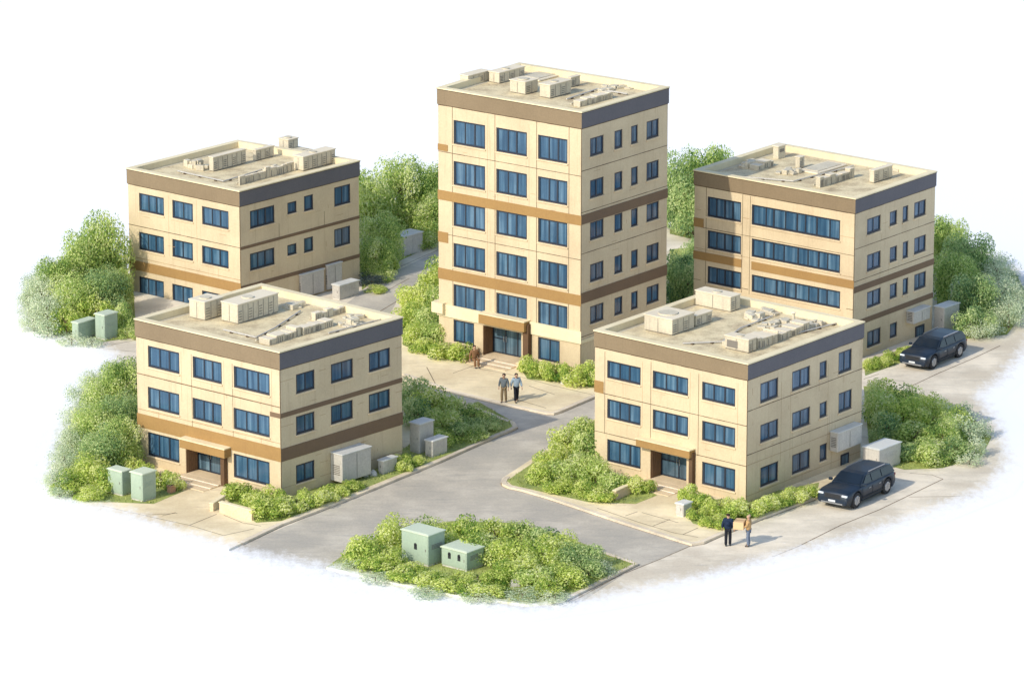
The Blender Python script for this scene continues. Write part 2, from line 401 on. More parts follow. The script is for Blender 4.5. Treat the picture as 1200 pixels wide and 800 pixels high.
# ------------------------------------------------------------------ buildings
class Wall:
    def __init__(s, P, Q):
        s.P, s.Q = Vector((*P, 0)), Vector((*Q, 0)); s.d = (s.Q-s.P); s.len = s.d.length; s.d.normalize()
        s.n = Vector((s.d.y, -s.d.x, 0))                 # outward
    def uz(s, px, py, out=0):
        r = ray(px, py); P = s.P+s.n*out; t = (P-EYE).dot(s.n)/r.dot(s.n); w = EYE+r*t
        return (w-s.P).dot(s.d), w.z
    def at(s, u, z, out=0): return s.P+s.d*u+UP*z+s.n*out
def offset_poly(P, d):
    out = []; n = len(P)
    for i in range(n):
        a, b, c = Vector(P[i-1]), Vector(P[i]), Vector(P[(i+1) % n])
        e0, e1 = (b-a).normalized(), (c-b).normalized()
        n0, n1 = Vector((e0.y, -e0.x)), Vector((e1.y, -e1.x)); k = d/(1+n0.dot(n1)); out.append(b+(n0+n1)*k)
    return out
class Building:
    def __init__(s, name, label, L, F, Rr, B, T, fz, deck_drop=.32):
        s.poly = [L, F, Rr, B]; s.T = T
        s.left, s.right, s.back, s.far = Wall(L, F), Wall(F, Rr), Wall(Rr, B), Wall(B, L)
        s.walls = [s.left, s.right, s.back, s.far]
        s.root = thing(name, label, 'building', (*F, 0))
        s.holes = {0: [], 1: [], 2: [], 3: []}; s.fz = fz; s.deck = T-deck_drop; s.jm = MB(); s.hm = MB()
    # --- openings
    def window(s, k, u0, u1, z0, z1, panes, sill=True, depth=.15):
        w = s.walls[k]; s.holes[k].append((u0, u1, z0, z1, depth))
        fw = .095; mb = MB()
        def bar(a, b, c, d, o0=-.11, o1=-.045): mb.box(w.at(a, c, o0), w.d*(b-a), UP*(d-c), w.n*(o1-o0))
        bar(u0, u0+fw*1.3, z0, z1); bar(u1-fw, u1, z0, z1); bar(u0+fw*1.3, u1-fw, z0, z0+fw*1.2); bar(u0+fw*1.3, u1-fw, z1-fw, z1)
        gu0, gu1, gz0, gz1 = u0+fw*1.3, u1-fw, z0+fw*1.2, z1-fw
        for i in range(1, panes):
            c = gu0+(gu1-gu0)*(i/panes+R.uniform(-.02, .02)); hw = .042 if i % 2 else .056
            bar(c-hw, c+hw, gz0, gz1, -.105, -.055)
        fr = mb.build('window', 'frame', s.root)
        pm = MB(); pm.box(w.at(gu0-.01, gz0-.01, -.10), w.d*(gu1-gu0+.02), UP*(gz1-gz0+.02), w.n*.014); pm.build('pane', 'glass', fr)
        if sill:
            sm = MB(); sm.box(w.at(u0-.05, z0-.085, -.03), w.d*(u1-u0+.1), UP*.08, w.n*.10); sm.build('sill', 'sill', fr, .008)
    def grid(s, k, cols, rows, skip=(), panes=3, shift=None):
        """cols: (x0, x1[, panes]); rows: (xref, ytop, ybottom) in picture positions, turned into wall metres"""
        w = s.walls[k]
        for ri, (xr, yt, yb) in enumerate(rows):
            zt, zb = w.uz(xr, yt)[1], w.uz(xr, yb)[1]
            for ci, c in enumerate(cols):
                if (ri, ci) in skip: continue
                x0, x1 = c[0], c[1]; pn = c[2] if len(c) > 2 else panes
                t, b_ = zt, zb
                if len(c) > 3: t, b_ = zt+c[3], zb+c[4]
                u0, u1 = w.uz(x0, (yt+yb)/2)[0], w.uz(x1, (yt+yb)/2)[0]
                s.window(k, u0, u1, b_, t, pn)
    # --- bands and joints
    def band(s, k, z0, z1, d, mat, u0=None, u1=None, name='band'):
        w = s.walls[k]; op = offset_poly(s.poly, d); a, b = op[k], op[(k+1) % 4]
        ip = offset_poly(s.poly, -.03); c, e = ip[k], ip[(k+1) % 4]
        if u0 is not None or u1 is not None:
            f0 = (u0 or 0)/w.len; f1 = 1 if u1 is None else u1/w.len
            a2 = a if u0 in (None, 0) else w.at(u0, 0, d).xy; b2 = b if u1 is None else w.at(u1, 0, d).xy
            c2 = c if u0 in (None, 0) else w.at(u0, 0, -.03).xy; e2 = e if u1 is None else w.at(u1, 0, -.03).xy
            a, b, c, e = a2, b2, c2, e2
        mb = MB(); V = lambda p, z: (p[0], p[1], z)
        mb.face([V(a, z0), V(b, z0), V(b, z1), V(a, z1)]); mb.face([V(a, z1), V(b, z1), V(e, z1), V(c, z1)]); mb.face([V(c, z0), V(e, z0), V(b, z0), V(a, z0)])
        if u0 not in (None, 0): mb.face([V(c, z0), V(a, z0), V(a, z1), V(c, z1)])
        if u1 is not None: mb.face([V(b, z0), V(e, z0), V(e, z1), V(b, z1)])
        return mb.build(name, mat, s.root)
    def zl(s, k, x, y): return s.walls[k].uz(x, y)[1]
    def hjoint(s, k, z, u0=None, u1=None, h=.035, hair=False):
        w = s.walls[k]; u0 = .0 if u0 is None else u0; u1 = w.len if u1 is None else u1
        mb = s.hm if hair else s.jm
        n = max(1, int((u1-u0)/.5)); zz = z
        for i in range(n):                                        # slightly uneven line
            hh = h*R.uniform(.75, 1.25)
            a, b = u0+(u1-u0)*i/n, u0+(u1-u0)*(i+1)/n
            if any(q[0]-.02 < b and a < q[1]+.02 and q[2]-.1 < zz < q[3]+.03 for q in s.holes[k]): continue
            mb.box(w.at(a, zz-hh/2, -.02), w.d*(b-a), UP*hh, w.n*(.026 if hair else .03))
    def vjoint(s, k, x, y0, y1, h=.03, hair=False):
        w = s.walls[k]; u, z1 = w.uz(x, y0); _, z0 = w.uz(x, y1); mb = s.hm if hair else s.jm
        mb.box(w.at(u-h/2, z0, -.02), w.d*h, UP*(z1-z0), w.n*(.023 if hair else .027))
    def cracks(s, k, n):
        w = s.walls[k]
        for _ in range(n):
            u, z = R.uniform(.3, w.len-.6), R.uniform(.6, s.fz-.3)
            if any(h[0]-.35 < u < h[1]+.2 and h[2]-.2 < z < h[3]+.2 for h in s.holes[k]): continue
            if R.random() < .55: s.hm.box(w.at(u, z, -.02), w.d*R.uniform(.15, .7), UP*.018, w.n*.024)
            else: s.hm.box(w.at(u, z, -.02), w.d*.02, UP*R.uniform(.15, .5), w.n*.024)
    # --- entrance in the left wall
    def entrance(s, x0, x1, yt, xr, canopy, depth=1.0, zb=.22, leaves=3, pier=None, label_pier=None):
        w = s.left; u0, _ = w.uz(x0, yt+25); u1, _ = w.uz(x1, yt+25); zt = w.uz(xr, yt)[1]
        s.holes[0].append((u0, u1, zb, zt, depth)); s.ent = (u0, u1, zb)
        # inner lining of the porch in dark brown panelling
        lm = MB(); lm.box(w.at(u0, zb, -depth+.02), w.d*.03, UP*(zt-zb), w.n*(depth-.05))
        for i in range(1, 6): lm.box(w.at(u0+.03, zb, -depth*i/6), w.d*.02, UP*(zt-zb), w.n*.03)
        lm.build('porch_lining', 'timber', s.root)
        lm = MB(); lm.box(w.at(u1-.03, zb, -depth+.02), w.d*.03, UP*(zt-zb), w.n*(depth-.05)); lm.build('porch_lining', 'timber', s.root)
        # glazed doors at the back of the porch
        fm = MB(); o0 = -depth+.01; a, b = u0+.03, u1-.03; fw = .06
        def bar(p, q, c, d, o1=.07): fm.box(w.at(p, c, o0), w.d*(q-p), UP*(d-c), w.n*o1)
        bar(a, a+fw, zb, zt); bar(b-fw, b, zb, zt); bar(a+fw, b-fw, zt-.14, zt); bar(a+fw, b-fw, zb, zb+.08)
        for i in range(1, leaves): c = a+fw+(b-a-2*fw)*i/leaves; bar(c-.04, c+.04, zb+.08, zt-.14)
        bar(a+fw, a+fw+(b-a-2*fw)/leaves-.04, zb+.9, zb+.97, .06)
        door = fm.build('door', 'frame', s.root)
        gm = MB(); gm.box(w.at(a+.02, zb+.02, o0+.015), w.d*(b-a-.04), UP*(zt-zb-.04), w.n*.02); gm.build('pane', 'door_glass', door)
        hm = MB(); c = a+fw+(b-a-2*fw)*(1 if leaves < 3 else 1)/leaves
        for sgn in (-1, 1): hm.cyl(w.at(c+sgn*.09, zb+.8, o0+.12), w.at(c+sgn*.09, zb+1.15, o0+.12), .018, n=8)
        hm.build('handle', 'rim', door)
        # canopy
        (cx0, cx1, cyt, cyb, proj) = canopy
        a, zt2 = w.uz(cx0, cyt, proj); b, _ = w.uz(cx1, cyt, proj); _, zb2 = w.uz(cx0, cyb, proj)
        cm = MB(); cm.box(w.at(a, zb2, -.02), w.d*(b-a), UP*(zt2-zb2), w.n*(proj+.02))
        can = cm.build('canopy', 'ochre', s.root, .015)
        tm = MB(); tm.box(w.at(a-.03, zt2+.002, -.02), w.d*(b-a+.06), UP*.06, w.n*(proj+.06)); tm.build('canopy_cap', 'cap', can)
        if pier:
            u, _ = w.uz(pier[0], yt+25, .0); pw = pier[1]
            pm = MB(); pm.box(w.at(u, .12, -.02), w.d*pw, UP*(zt2-.15-.12), w.n*(pier[2]+.02)); pm.build('pier', 'brown_trim', s.root, .01)
        return u0, u1, zb
    # --- close the shell
    def shell(s):
        mb = MB()
        for k, w in enumerate(s.walls):
            H_ = s.holes[k]; top = s.T
            us = sorted({0, w.len} | {x for h in H_ for x in h[:2]}); zs = sorted({-.05, top} | {x for h in H_ for x in h[2:4]})
            for i in range(len(us)-1):
                for j in range(len(zs)-1):
                    um, zm = (us[i]+us[i+1])/2, (zs[j]+zs[j+1])/2
                    if any(h[0] < um < h[1] and h[2] < zm < h[3] for h in H_): continue
                    mb.face([w.at(us[i], zs[j]), w.at(us[i+1], zs[j]), w.at(us[i+1], zs[j+1]), w.at(us[i], zs[j+1])])
            for (a, b, c, d, dp) in H_:
                mb.face([w.at(a, c), w.at(a, d), w.at(a, d, -dp), w.at(a, c, -dp)][::-1]); mb.face([w.at(b, c), w.at(b, d), w.at(b, d, -dp), w.at(b, c, -dp)])
                mb.face([w.at(a, d), w.at(b, d), w.at(b, d, -dp), w.at(a, d, -dp)][::-1]); mb.face([w.at(a, c), w.at(b, c), w.at(b, c, -dp), w.at(a, c, -dp)])
                mb.face([w.at(a, c, -dp), w.at(b, c, -dp), w.at(b, d, -dp), w.at(a, d, -dp)])
        mb_wall = mb
        # parapet and deck
        o, i = offset_poly(s.poly, .085), offset_poly(s.poly, -.36); z1, z0 = s.T+.07, s.T
        pm = MB(); V = lambda p, z: (p[0], p[1], z)
        for k in range(4):
            j = (k+1) % 4
            pm.face([V(o[k], z1), V(o[j], z1), V(i[j], z1), V(i[k], z1)]); pm.face([V(o[k], z0), V(o[j], z0), V(o[j], z1), V(o[k], z1)])
            pm.face([V(i[j], s.deck-.02), V(i[k], s.deck-.02), V(i[k], z1), V(i[j], z1)]); pm.face([V(o[j], z0), V(o[k], z0), V(i[k], z0), V(i[j], z0)])
        pm.build('parapet', 'cap', s.root)
        dm = MB(); dm.face([V(p, s.deck) for p in offset_poly(s.poly, -.34)]); rf = dm.build('roof', 'deck', s.root)
        # flashing strip at the foot of the parapet and debris lines
        fm = MB(); q0, q1 = offset_poly(s.poly, -.37), offset_poly(s.poly, -.62)
        for k in range(4):
            j = (k+1) % 4; fm.face([V(q0[k], s.deck+.004), V(q0[j], s.deck+.004), V(q1[j], s.deck+.004), V(q1[k], s.deck+.004)])
        fm.build('flashing', 'unit', rf)
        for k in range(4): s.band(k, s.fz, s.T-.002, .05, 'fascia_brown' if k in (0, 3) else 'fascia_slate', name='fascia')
        for k in (0, 1): s.hjoint(k, s.fz-.03, h=.05)
        for k in (0, 1): s.band(k, s.T-.045, s.T-.001, .066, 'joint', name='drip_edge')
        wl = s.left; s.jm.box(wl.at(wl.len-.022, .0, -.01), wl.d*.02, UP*s.fz, wl.n*.016)
        w = s.right; s.jm.box(w.at(0, 0, -.01)+s.left.n*-.01, w.d*.02, UP*s.fz, w.n*.018)
        for src, mi in ((s.jm, 1), (s.hm, 2)):
            k0 = len(mb_wall.v); mb_wall.v += src.v; mb_wall.f += [tuple(i+k0 for i in f) for f in src.f]; mb_wall.mi += [mi]*len(src.f)
        mb_wall.build('wall', ['wall', 'joint', 'hair_joint'], s.root)

# front left
A = Building('office_building', 'cream three-storey building at the front left with tan parapet and ochre canopied porch', (-20.9, -11.81), (-12.59, -18.68), (-6.15, -11.48), (-14.31, -4.25), 8.41, 7.47)
A.grid(0, [(173.4, 210), (225.6, 259.5), (273.5, 315.5)], [(173.4, 404.7, 429.5), (173.4, 452.8, 477.5), (173.4, 505.6, 533)], skip={(2, 1)})
A.grid(1, [(347, 369, 2), (388, 414, 2), (432.5, 457.5, 2)], [(347, 438.8, 461.6), (347, 488, 510), (347, 545, 567)], skip={(2, 1), (2, 2)})
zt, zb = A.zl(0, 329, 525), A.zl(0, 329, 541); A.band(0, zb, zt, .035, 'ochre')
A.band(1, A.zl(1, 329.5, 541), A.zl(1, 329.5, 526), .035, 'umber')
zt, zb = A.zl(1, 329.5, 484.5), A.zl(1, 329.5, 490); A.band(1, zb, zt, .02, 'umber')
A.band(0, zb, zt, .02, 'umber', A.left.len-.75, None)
A.entrance(218, 261.5, 523, 218, (210, 262.5, 514, 524, .55), pier=(262.5, .28, .30))
A.hjoint(0, A.zl(0, 160, 437)); A.hjoint(0, A.zl(0, 160, 478), hair=True)
for x in (224, 272): A.vjoint(0, x, 415+(x-224)*.22, 500+(x-224)*.22, .022)
for x in (212, 262, 318): A.vjoint(0, x, 412+(x-212)*.22, 470+(x-212)*.22, .018, True)
for z in (.72, 4.2, 6.75): A.hjoint(1, z, hair=True, h=.02)
for z in (5.35,): A.hjoint(0, z, hair=True, h=.02)
A.cracks(0, 14); A.cracks(1, 16); A.shell()
# front right
B = Building('office_building', 'cream three-storey building at the front right with shrubs round its ochre canopied porch', (4.61, -12.6), (12.74, -19.45), (19.59, -10.83), (11.36, -4.02), 7.97, 7.1)
B.grid(0, [(711.5, 750.8), (765, 806.6), (823, 862)], [(711.5, 421.8, 442.5), (711.5, 466.8, 489.5), (711.5, 514, 540)], skip={(2, 1)})
B.grid(1, [(891, 912, 2), (928, 949, 2), (960, 968.6, 1, -.05, .1), (982, 997.5, 2, .1, -.02)], [(891, 449.5, 472.5), (891, 498, 519), (891, 548, 571)], skip={(2, 3)})
B.band(0, B.zl(0, 699, 459), B.zl(0, 699, 445.5), .03, 'ochre', 0, .62, 'accent_panel')
B.entrance(762, 804.5, 527, 762, (745, 808, 514, 522.5, .5), leaves=2, pier=(810.5, .26, .28))
for y in (459, 505): B.hjoint(0, B.zl(0, 700, y), h=.03)
for y in (482, 533): B.hjoint(1, B.zl(1, 876.5, y), h=.03)
B.hjoint(1, B.zl(1, 876.5, 545), h=.022, hair=True); B.hjoint(1, .5, h=.022, hair=True)
for x, y0 in ((709, 412), (763, 424), (819, 438)): B.vjoint(0, x, y0, y0+96, .026)
for x in (753, 809, 865): B.vjoint(0, x, 424+(x-753)*.22, 500+(x-753)*.22, .018, True)
for x in (916, 927, 971): B.vjoint(1, x, 447-(x-916)*.38, 540-(x-916)*.36, .018, True)
B.cracks(0, 14); B.cracks(1, 18); B.shell()
# tower
C = Building('tower_block', 'tallest cream building, a six-storey tower in the middle with three ochre bands', (-4.44, 12.26), (4.08, 5.64), (9.37, 12.47), (.46, 19.32), 16.23, 15.28)
rows = [(531, 140.5+48*i, 168.5+48*i) for i in range(5)]
C.grid(0, [(531.5, 568.5), (581.5, 617.5), (630.5, 665)], rows)
C.grid(0, [(531.5, 555.5, 2), (630.5, 656, 2)], [(531.5, 374, 400)], panes=2)
C.grid(1, [(691.5, 707.5, 2), (720, 729.5, 1), (739.5, 747.5, 1), (757.5, 772, 2)], [(691.5, 162.5+49.2*i, 184+49*i) for i in range(5)])
for y0, y1 in ((222.5, 233.5), (313.6, 326)):
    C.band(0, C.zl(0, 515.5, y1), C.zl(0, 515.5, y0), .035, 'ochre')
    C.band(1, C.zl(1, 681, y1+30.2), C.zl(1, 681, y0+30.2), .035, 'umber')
for y0, y1 in ((168.5, 176), (271, 283)): C.band(0, C.zl(0, 515.5, y1), C.zl(0, 515.5, y0), .03, 'ochre', 0, .74, 'accent_panel')
C.entrance(566, 611, 381, 566, (560.5, 614, 367.5, 378.5, .6), pier=(616.5, .42, .34))
C.band(0, C.zl(0, 531, 372), C.zl(0, 531, 358), .10, 'cap', name='ledge'); C.band(1, C.zl(0, 531, 372), C.zl(0, 531, 368), .06, 'cap', name='ledge')
C.band(0, C.zl(0, 515, 365), C.zl(0, 515, 353), .34, 'cap', 0, .55, 'ledge'); C.band(3, C.zl(0, 515, 365), C.zl(0, 515, 353), .34, 'cap', C.far.len-1.2, None, 'ledge')
for i in range(6): C.hjoint(0, C.zl(0, 531, 180+48*i), h=.03)
for i in range(6): C.hjoint(1, C.zl(1, 681.5, 201+48.5*i), h=.03)
for x, y0 in ((530, 117), (580, 129), (629, 141), (667, 147)): C.vjoint(0, x, y0, y0+245, .032)
for x in (571, 620): C.vjoint(0, x, 135+(x-571)*.22, 330+(x-571)*.22, .016, True)
C.cracks(0, 24); C.cracks(1, 26); C.shell()
# back left
D = Building('office_building', 'cream building at the back left with grey service panels on its shaded side', (-24.35, 26.24), (-16.93, 20.08), (-9.78, 28.31), (-17.82, 34.02), 7.96, 7.02)
D.grid(0, [(163, 192), (201.8, 225.8, 2), (236.5, 267.5)], [(163, 226, 247), (163, 271.5, 292), (163, 323.5, 344.5)])
D.grid(1, [(293, 322, 3), (337, 348, 1, -.1, .3), (356.5, 367.5, 1, .05, .2), (392, 411, 2, .1, .0)], [(293, 247.5, 268.5), (293, 297.5, 317.5)])
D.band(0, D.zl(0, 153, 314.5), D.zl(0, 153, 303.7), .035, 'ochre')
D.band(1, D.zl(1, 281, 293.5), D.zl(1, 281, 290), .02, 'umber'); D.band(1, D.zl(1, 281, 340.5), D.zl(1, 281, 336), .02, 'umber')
D.hjoint(0, D.zl(0, 153, 263)); D.hjoint(0, D.zl(0, 153, 300), hair=True)
for x in (197, 230): D.vjoint(0, x, 228+(x-197)*.2, 300+(x-197)*.2, .018, True)
for x in (327, 380): D.vjoint(1, x, 262-(x-327)*.27, 278-(x-327)*.27, .02)
D.cracks(0, 12); D.cracks(1, 16); D.shell()
# back right
Eb = Building('office_building', 'cream four-storey building at the back right with long ribbon windows', (11.21, 16.87), (20.53, 9.48), (25.94, 16.5), (16.76, 24.11), 10.07, 9.2)
Eb.grid(0, [(829, 868.5, 4), (881, 985, 8)], [(829, 230, 253.5), (829, 269.5, 290.8), (829, 311.5, 331.5), (829, 352, 373)])
Eb.grid(1, [(1016, 1032, 2), (1042.5, 1051, 1, -.05, .05), (1057.5, 1064, 1), (1070.8, 1084.5, 2)], [(1016, 257, 275.5), (1016, 299, 318.5), (1016, 342.5, 361.5), (1016, 389, 408)], skip={(3, 2), (3, 3)})
zt, zb = Eb.zl(0, 815, 293.6), Eb.zl(0, 815, 303)
Eb.band(0, zb, zt, .035, 'ochre', 0, Eb.left.uz(869, 300)[0]); Eb.band(0, zb, zt, .035, 'ochre', Eb.left.uz(881, 300)[0], None)
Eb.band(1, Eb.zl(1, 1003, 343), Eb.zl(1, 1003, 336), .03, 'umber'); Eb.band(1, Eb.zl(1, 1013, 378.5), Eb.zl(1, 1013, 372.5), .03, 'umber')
Eb.band(0, Eb.zl(0, 815, 265), Eb.zl(0, 815, 254.8), .03, 'ochre', 0, .72, 'accent_panel')
for y in (245, 265, 290, 327): Eb.hjoint(0, Eb.zl(0, 815, y), h=.025, hair=(y in (245, 290)))
for y in (292, 330): Eb.hjoint(1, Eb.zl(1, 1003, y), h=.03)
for x, y0 in ((828, 218), (870.5, 228), (879.5, 230)): Eb.vjoint(0, x, y0, y0+115, .026)
Eb.cracks(0, 10); Eb.cracks(1, 18); Eb.shell()

# ------------------------------------------------------------------ rooftop plant and ground cabinets
def frame_box(P, wl, wr, h, zs=None): return P, UL*wl, UR*wr, UP*h
def measure(px, py, z, wl, wr, hp):
    P = gp(px, py, z); k = ppm(P); return P, max(.12, wl/(k*abs(UL.x))), max(.12, wr/(k*abs(UR.x))), hp/(k*math.cos(TILT))
def plant(name, label, cat, bld, px, py, wl, wr, hp, style='cabinet', group=None, z=None, mats=('unit', 'unit_top')):
    z = bld.deck if z is None else z
    P, a, b, h = measure(px, py, z, wl, wr, hp)
    P = Vector((P.x, P.y, z))
    body, lid = mats
    r = thing(name, label, cat, P, group)
    if style == 'cabinet':
        mb = MB(); mb.box(P+UP*.05, UL*a, UR*b, UP*(h-.05)); mb.build('casing', body, r, .015)
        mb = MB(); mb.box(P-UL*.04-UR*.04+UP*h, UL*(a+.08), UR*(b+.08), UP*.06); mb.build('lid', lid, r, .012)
        mb = MB(); mb.box(P+UL*.04+UR*.04, UL*(a-.08), UR*(b-.08), UP*.06); mb.build('base_frame', 'grille', r)
        sm = MB(); n = max(2, int(b/.42))
        for i in range(1, n): sm.box(P+UR*(b*i/n)-UL*.012+UP*.08, UR*.03, UL*.02, UP*(h-.14))
        for i in range(n):
            if i % 2 == 0:
                for q in range(4): sm.box(P+UR*(b*(i+.2)/n)-UL*.014+UP*(h*(.2+.14*q)), UR*(b*.6/n), UL*.02, UP*.04)
        if a > .8: sm.box(P+UL*(a*.5)-UR*.012+UP*.08, UL*.03, UR*.02, UP*(h-.14))
        sm.build('louvre', 'grille', r)
        if min(a, b) > .7:
            fm = MB(); c = P+UL*a*.5+UR*b*.45+UP*(h+.055); fm.cyl(c, c+UP*.07, min(a, b)*.28, n=20); fm.build('fan_cowl', body, r)
    elif style == 'duct':             # ragged run of small boxes and pipes along UR
        cm, lm, pm = MB(), MB(), MB(); t = 0; i = 0
        while t < b-.1:
            L_ = min(R.uniform(.35, .7), b-t); hh = h*R.uniform(.62, 1.05); aa = a*R.uniform(.8, 1.0)
            o = P+UR*t+UL*R.uniform(0, .06)
            cm.box(o, UL*aa, UR*(L_-.03), UP*hh); lm.box(o-UL*.02-UR*.01+UP*(hh+.001), UL*(aa+.04), UR*(L_-.01), UP*.04)
            for q in range(R.randint(1, 3)): pm.box(o+UR*(L_*(.15+.25*q))-UL*.012+UP*.04, UR*.05, UL*.02, UP*(hh*.7))
            t += L_; i += 1
        cm.build('casing', body, r, .012); lm.build('lid', lid, r, .01); pm.build('louvre', 'grille', r)
        qm = MB(); y0 = P+UL*(a+.12)+UP*.12; qm.tube([y0, y0+UR*b*.5, y0+UR*b*.5+UL*.2, y0+UR*b+UL*.2], [.05]*4); qm.build('pipe', body, r)
    elif style == 'slab':
        mb = MB(); mb.box(P, UL*a, UR*b, UP*h); mb.build('deck_panel', lid, r, .03)
        mb = MB(); mb.box(P+UL*a*.15+UR*b*.1+UP*(h+.001), UL*a*.7, UR*b*.8, UP*.04); mb.build('hatch', body, r, .01)
    elif style == 'chimney':
        mb = MB(); mb.box(P, UL*a, UR*b, UP*h); mb.build('shaft', body, r, .015)
        mb = MB(); mb.box(P-UL*.05-UR*.05+UP*h, UL*(a+.1), UR*(b+.1), UP*.08); mb.build('cap', lid, r, .015)
        mb = MB(); mb.box(P+UR*b*.2-UL*.012+UP*h*.55, UR*b*.6, UL*.02, UP*h*.25); mb.build('vent', 'grille', r)
    elif style == 'pipe':
        mb = MB(); mb.cyl(P, P+UP*h, .09, n=12); mb.build('pipe', body, r)
        mb = MB(); mb.cyl(P+UP*(h+.03), P+UP*(h+.12), .17, .03, 12); mb.build('rain_cap', lid, r)
    elif style == 'rubble':           # heap of loose slabs and offcuts
        mb = MB(); rr = random.Random(int(px*7+py))
        for i in range(15):
            o = P+UL*rr.uniform(-.1, a*.9)+UR*rr.uniform(0, b*.85); q = Matrix.Rotation(rr.uniform(-.5, .5), 3, 'Z')
            mb.box(o, q@UL*rr.uniform(.2, .5), q@UR*rr.uniform(.2, .6), UP*h*rr.uniform(.25, 1.5))
        mb.build('slab_pile', body, r, .02)
    return r
def pl(b, nm, lab, cat, *a, **k): return plant(nm, lab, cat, b, *a, **k)
FL = 'roof of the front left building'; FR = 'roof of the front right building'; TW = 'tower roof'; BL = 'roof of the back left building'; BR = 'roof of the back right building'
g = 'plant boxes on the '
pl(A, 'rooftop_unit', 'tall pale rooftop box nearest the left corner of the front left building', 'rooftop unit', 240, 376, 19, 20, 21, group=g+FL)
pl(A, 'rooftop_unit', 'longest louvred rooftop box, middle of the front left building roof', 'rooftop unit', 278.7, 380, 20, 45, 22, group=g+FL)
pl(A, 'duct_run', 'broken low duct run near the back right parapet of the front left building', 'duct', 370, 376.5, 5, 36, 9, 'duct', group=g+FL)
pl(A, 'duct_run', 'low duct run at the front corner parapet of the front left building', 'duct', 316, 405, 15, 36, 10, 'duct', group=g+FL)
pl(A, 'duct_run', 'stepped low duct run between the other two on the front left building roof', 'duct', 356, 393, 11, 34, 9, 'duct', group=g+FL)
pl(A, 'rubble_heap', 'small heap of loose slabs beside the back edge of the front left roof', 'rubble', 340, 364, 8, 12, 4, 'rubble')
pl(A, 'rubble_heap', 'flat scatter of offcuts near the right corner of the front left roof', 'rubble', 408, 377, 8, 30, 3, 'rubble')
pl(B, 'rooftop_unit', 'long cream rooftop box toward the left edge of the front right building', 'rooftop unit', 787.6, 393.5, 32, 27, 18, group=g+FR)
pl(B, 'rooftop_unit', 'low grey box butted behind the long cream one on the front right roof', 'rooftop unit', 815.5, 383, 9, 20, 12, group=g+FR)
pl(B, 'rooftop_unit', 'wide cream rooftop box at the back corner of the front right building', 'rooftop unit', 856, 366, 40, 12, 17, group=g+FR)
pl(B, 'rooftop_unit', 'pale rooftop box with a dark square grille at the front right roof corner', 'rooftop unit', 877, 414, 27, 10, 15, group=g+FR)
pl(B, 'duct_run', 'tall ragged duct run along the right parapet of the front right roof', 'duct', 888.5, 409.5, 20, 26, 14, 'duct', group=g+FR)
pl(B, 'duct_run', 'lower tail of ducting nearest the right corner of the front right roof', 'duct', 916, 399, 16, 36, 10, 'duct', group=g+FR)
pl(B, 'vent_pipe', 'short round vent pipe with rain cap on the front right roof', 'vent pipe', 930, 378, 4, 4, 11, 'pipe')
pl(B, 'rubble_heap', 'rough heap of slabs in the middle of the front right roof', 'rubble', 886, 378, 16, 16, 5, 'rubble')
pl(B, 'rubble_heap', 'loose slabs close to the back right edge of the front right roof', 'rubble', 905, 388, 12, 26, 4, 'rubble')
def conduit(b, label, pts):
    P = [gp(x, y, b.deck) for x, y in pts]
    for p in P: p.z = b.deck+.09
    r = thing('roof_conduit', label, 'conduit', (P[0].x, P[0].y, b.deck))
    mb = MB(); mb.tube(P, [.045]*len(P), 8); mb.build('pipe', 'grey_box', r)
    mb = MB()
    for p, q in zip(P, P[1:]):
        n = max(1, int((q-p).length/1.1))
        for i in range(n): c = p.lerp(q, (i+.5)/n); mb.box(c-UL*.08-UR*.08-UP*.088, UL*.16, UR*.16, UP*.07)
    mb.build('support_block', 'joint', r)
conduit(A, 'thin bent pipe across the middle of the front left roof', [(262, 388), (300, 397), (322, 386), (352, 366)])
conduit(A, 'thin straight pipe at the right end of the front left roof', [(385, 392), (446, 376)])
conduit(B, 'thin bent pipe in the middle of the front right roof', [(800, 404), (846, 402), (868, 386), (905, 372)])
conduit(B, 'thin pipe by the right corner of the front right roof', [(935, 392), (985, 379)])
conduit(C, 'thin bent pipe on the right half of the tower roof', [(664, 118), (700, 106), (735, 112)])
conduit(D, 'thin bent pipe on the left half of the back left roof', [(208, 202), (262, 214), (322, 196)])
conduit(Eb, 'thin bent pipe on the front half of the back right roof', [(858, 208), (930, 214), (1000, 196)])
for (b_, x_, y_, w1, w2, hp_, lab_) in ((A, 300, 372, 8, 12, 5, 'small slab heap behind the longest box on the front left roof'), (A, 408, 385, 12, 14, 5, 'slab heap between duct and right corner of the front left roof'), (B, 905, 371, 20, 12, 4, 'slab heap nearest the back right parapet of the front right roof'), (B, 945, 388, 9, 22, 4, 'slab heap by the short pipe at the right corner of the front right roof'), (B, 860, 408, 10, 8, 5, 'slab heap in front of the grille box on the front right roof'), (C, 735, 106, 14, 16, 3, 'slab heap near the right corner of the tower roof'), (D, 320, 205, 14, 16, 4, 'slab heap in the middle of the back left roof'), (Eb, 925, 207, 14, 14, 4, 'slab heap left of the raised panel on the back right roof'), (Eb, 1050, 203, 10, 14, 3, 'slab heap at the right corner of the back right roof')):
    pl(b_, 'rubble_heap', lab_, 'rubble', x_, y_, w1, w2, hp_, 'rubble')
P_, a_, b_, h_ = measure(877, 414, B.deck, 27, 10, 15)
mb = MB(); P_ = Vector((P_.x, P_.y, B.deck)); mb.box(P_+UL*a_*.45-UR*.015+UP*h_*.2, UL*a_*.45, UR*.02, UP*h_*.55); gr = mb.build('grille', 'grille', None)
for o_ in COL.objects:
    if o_.get('label', '').startswith('pale rooftop box with a dark square'): gr.parent = o_; gr.data.transform(o_.matrix_basis.inverted())
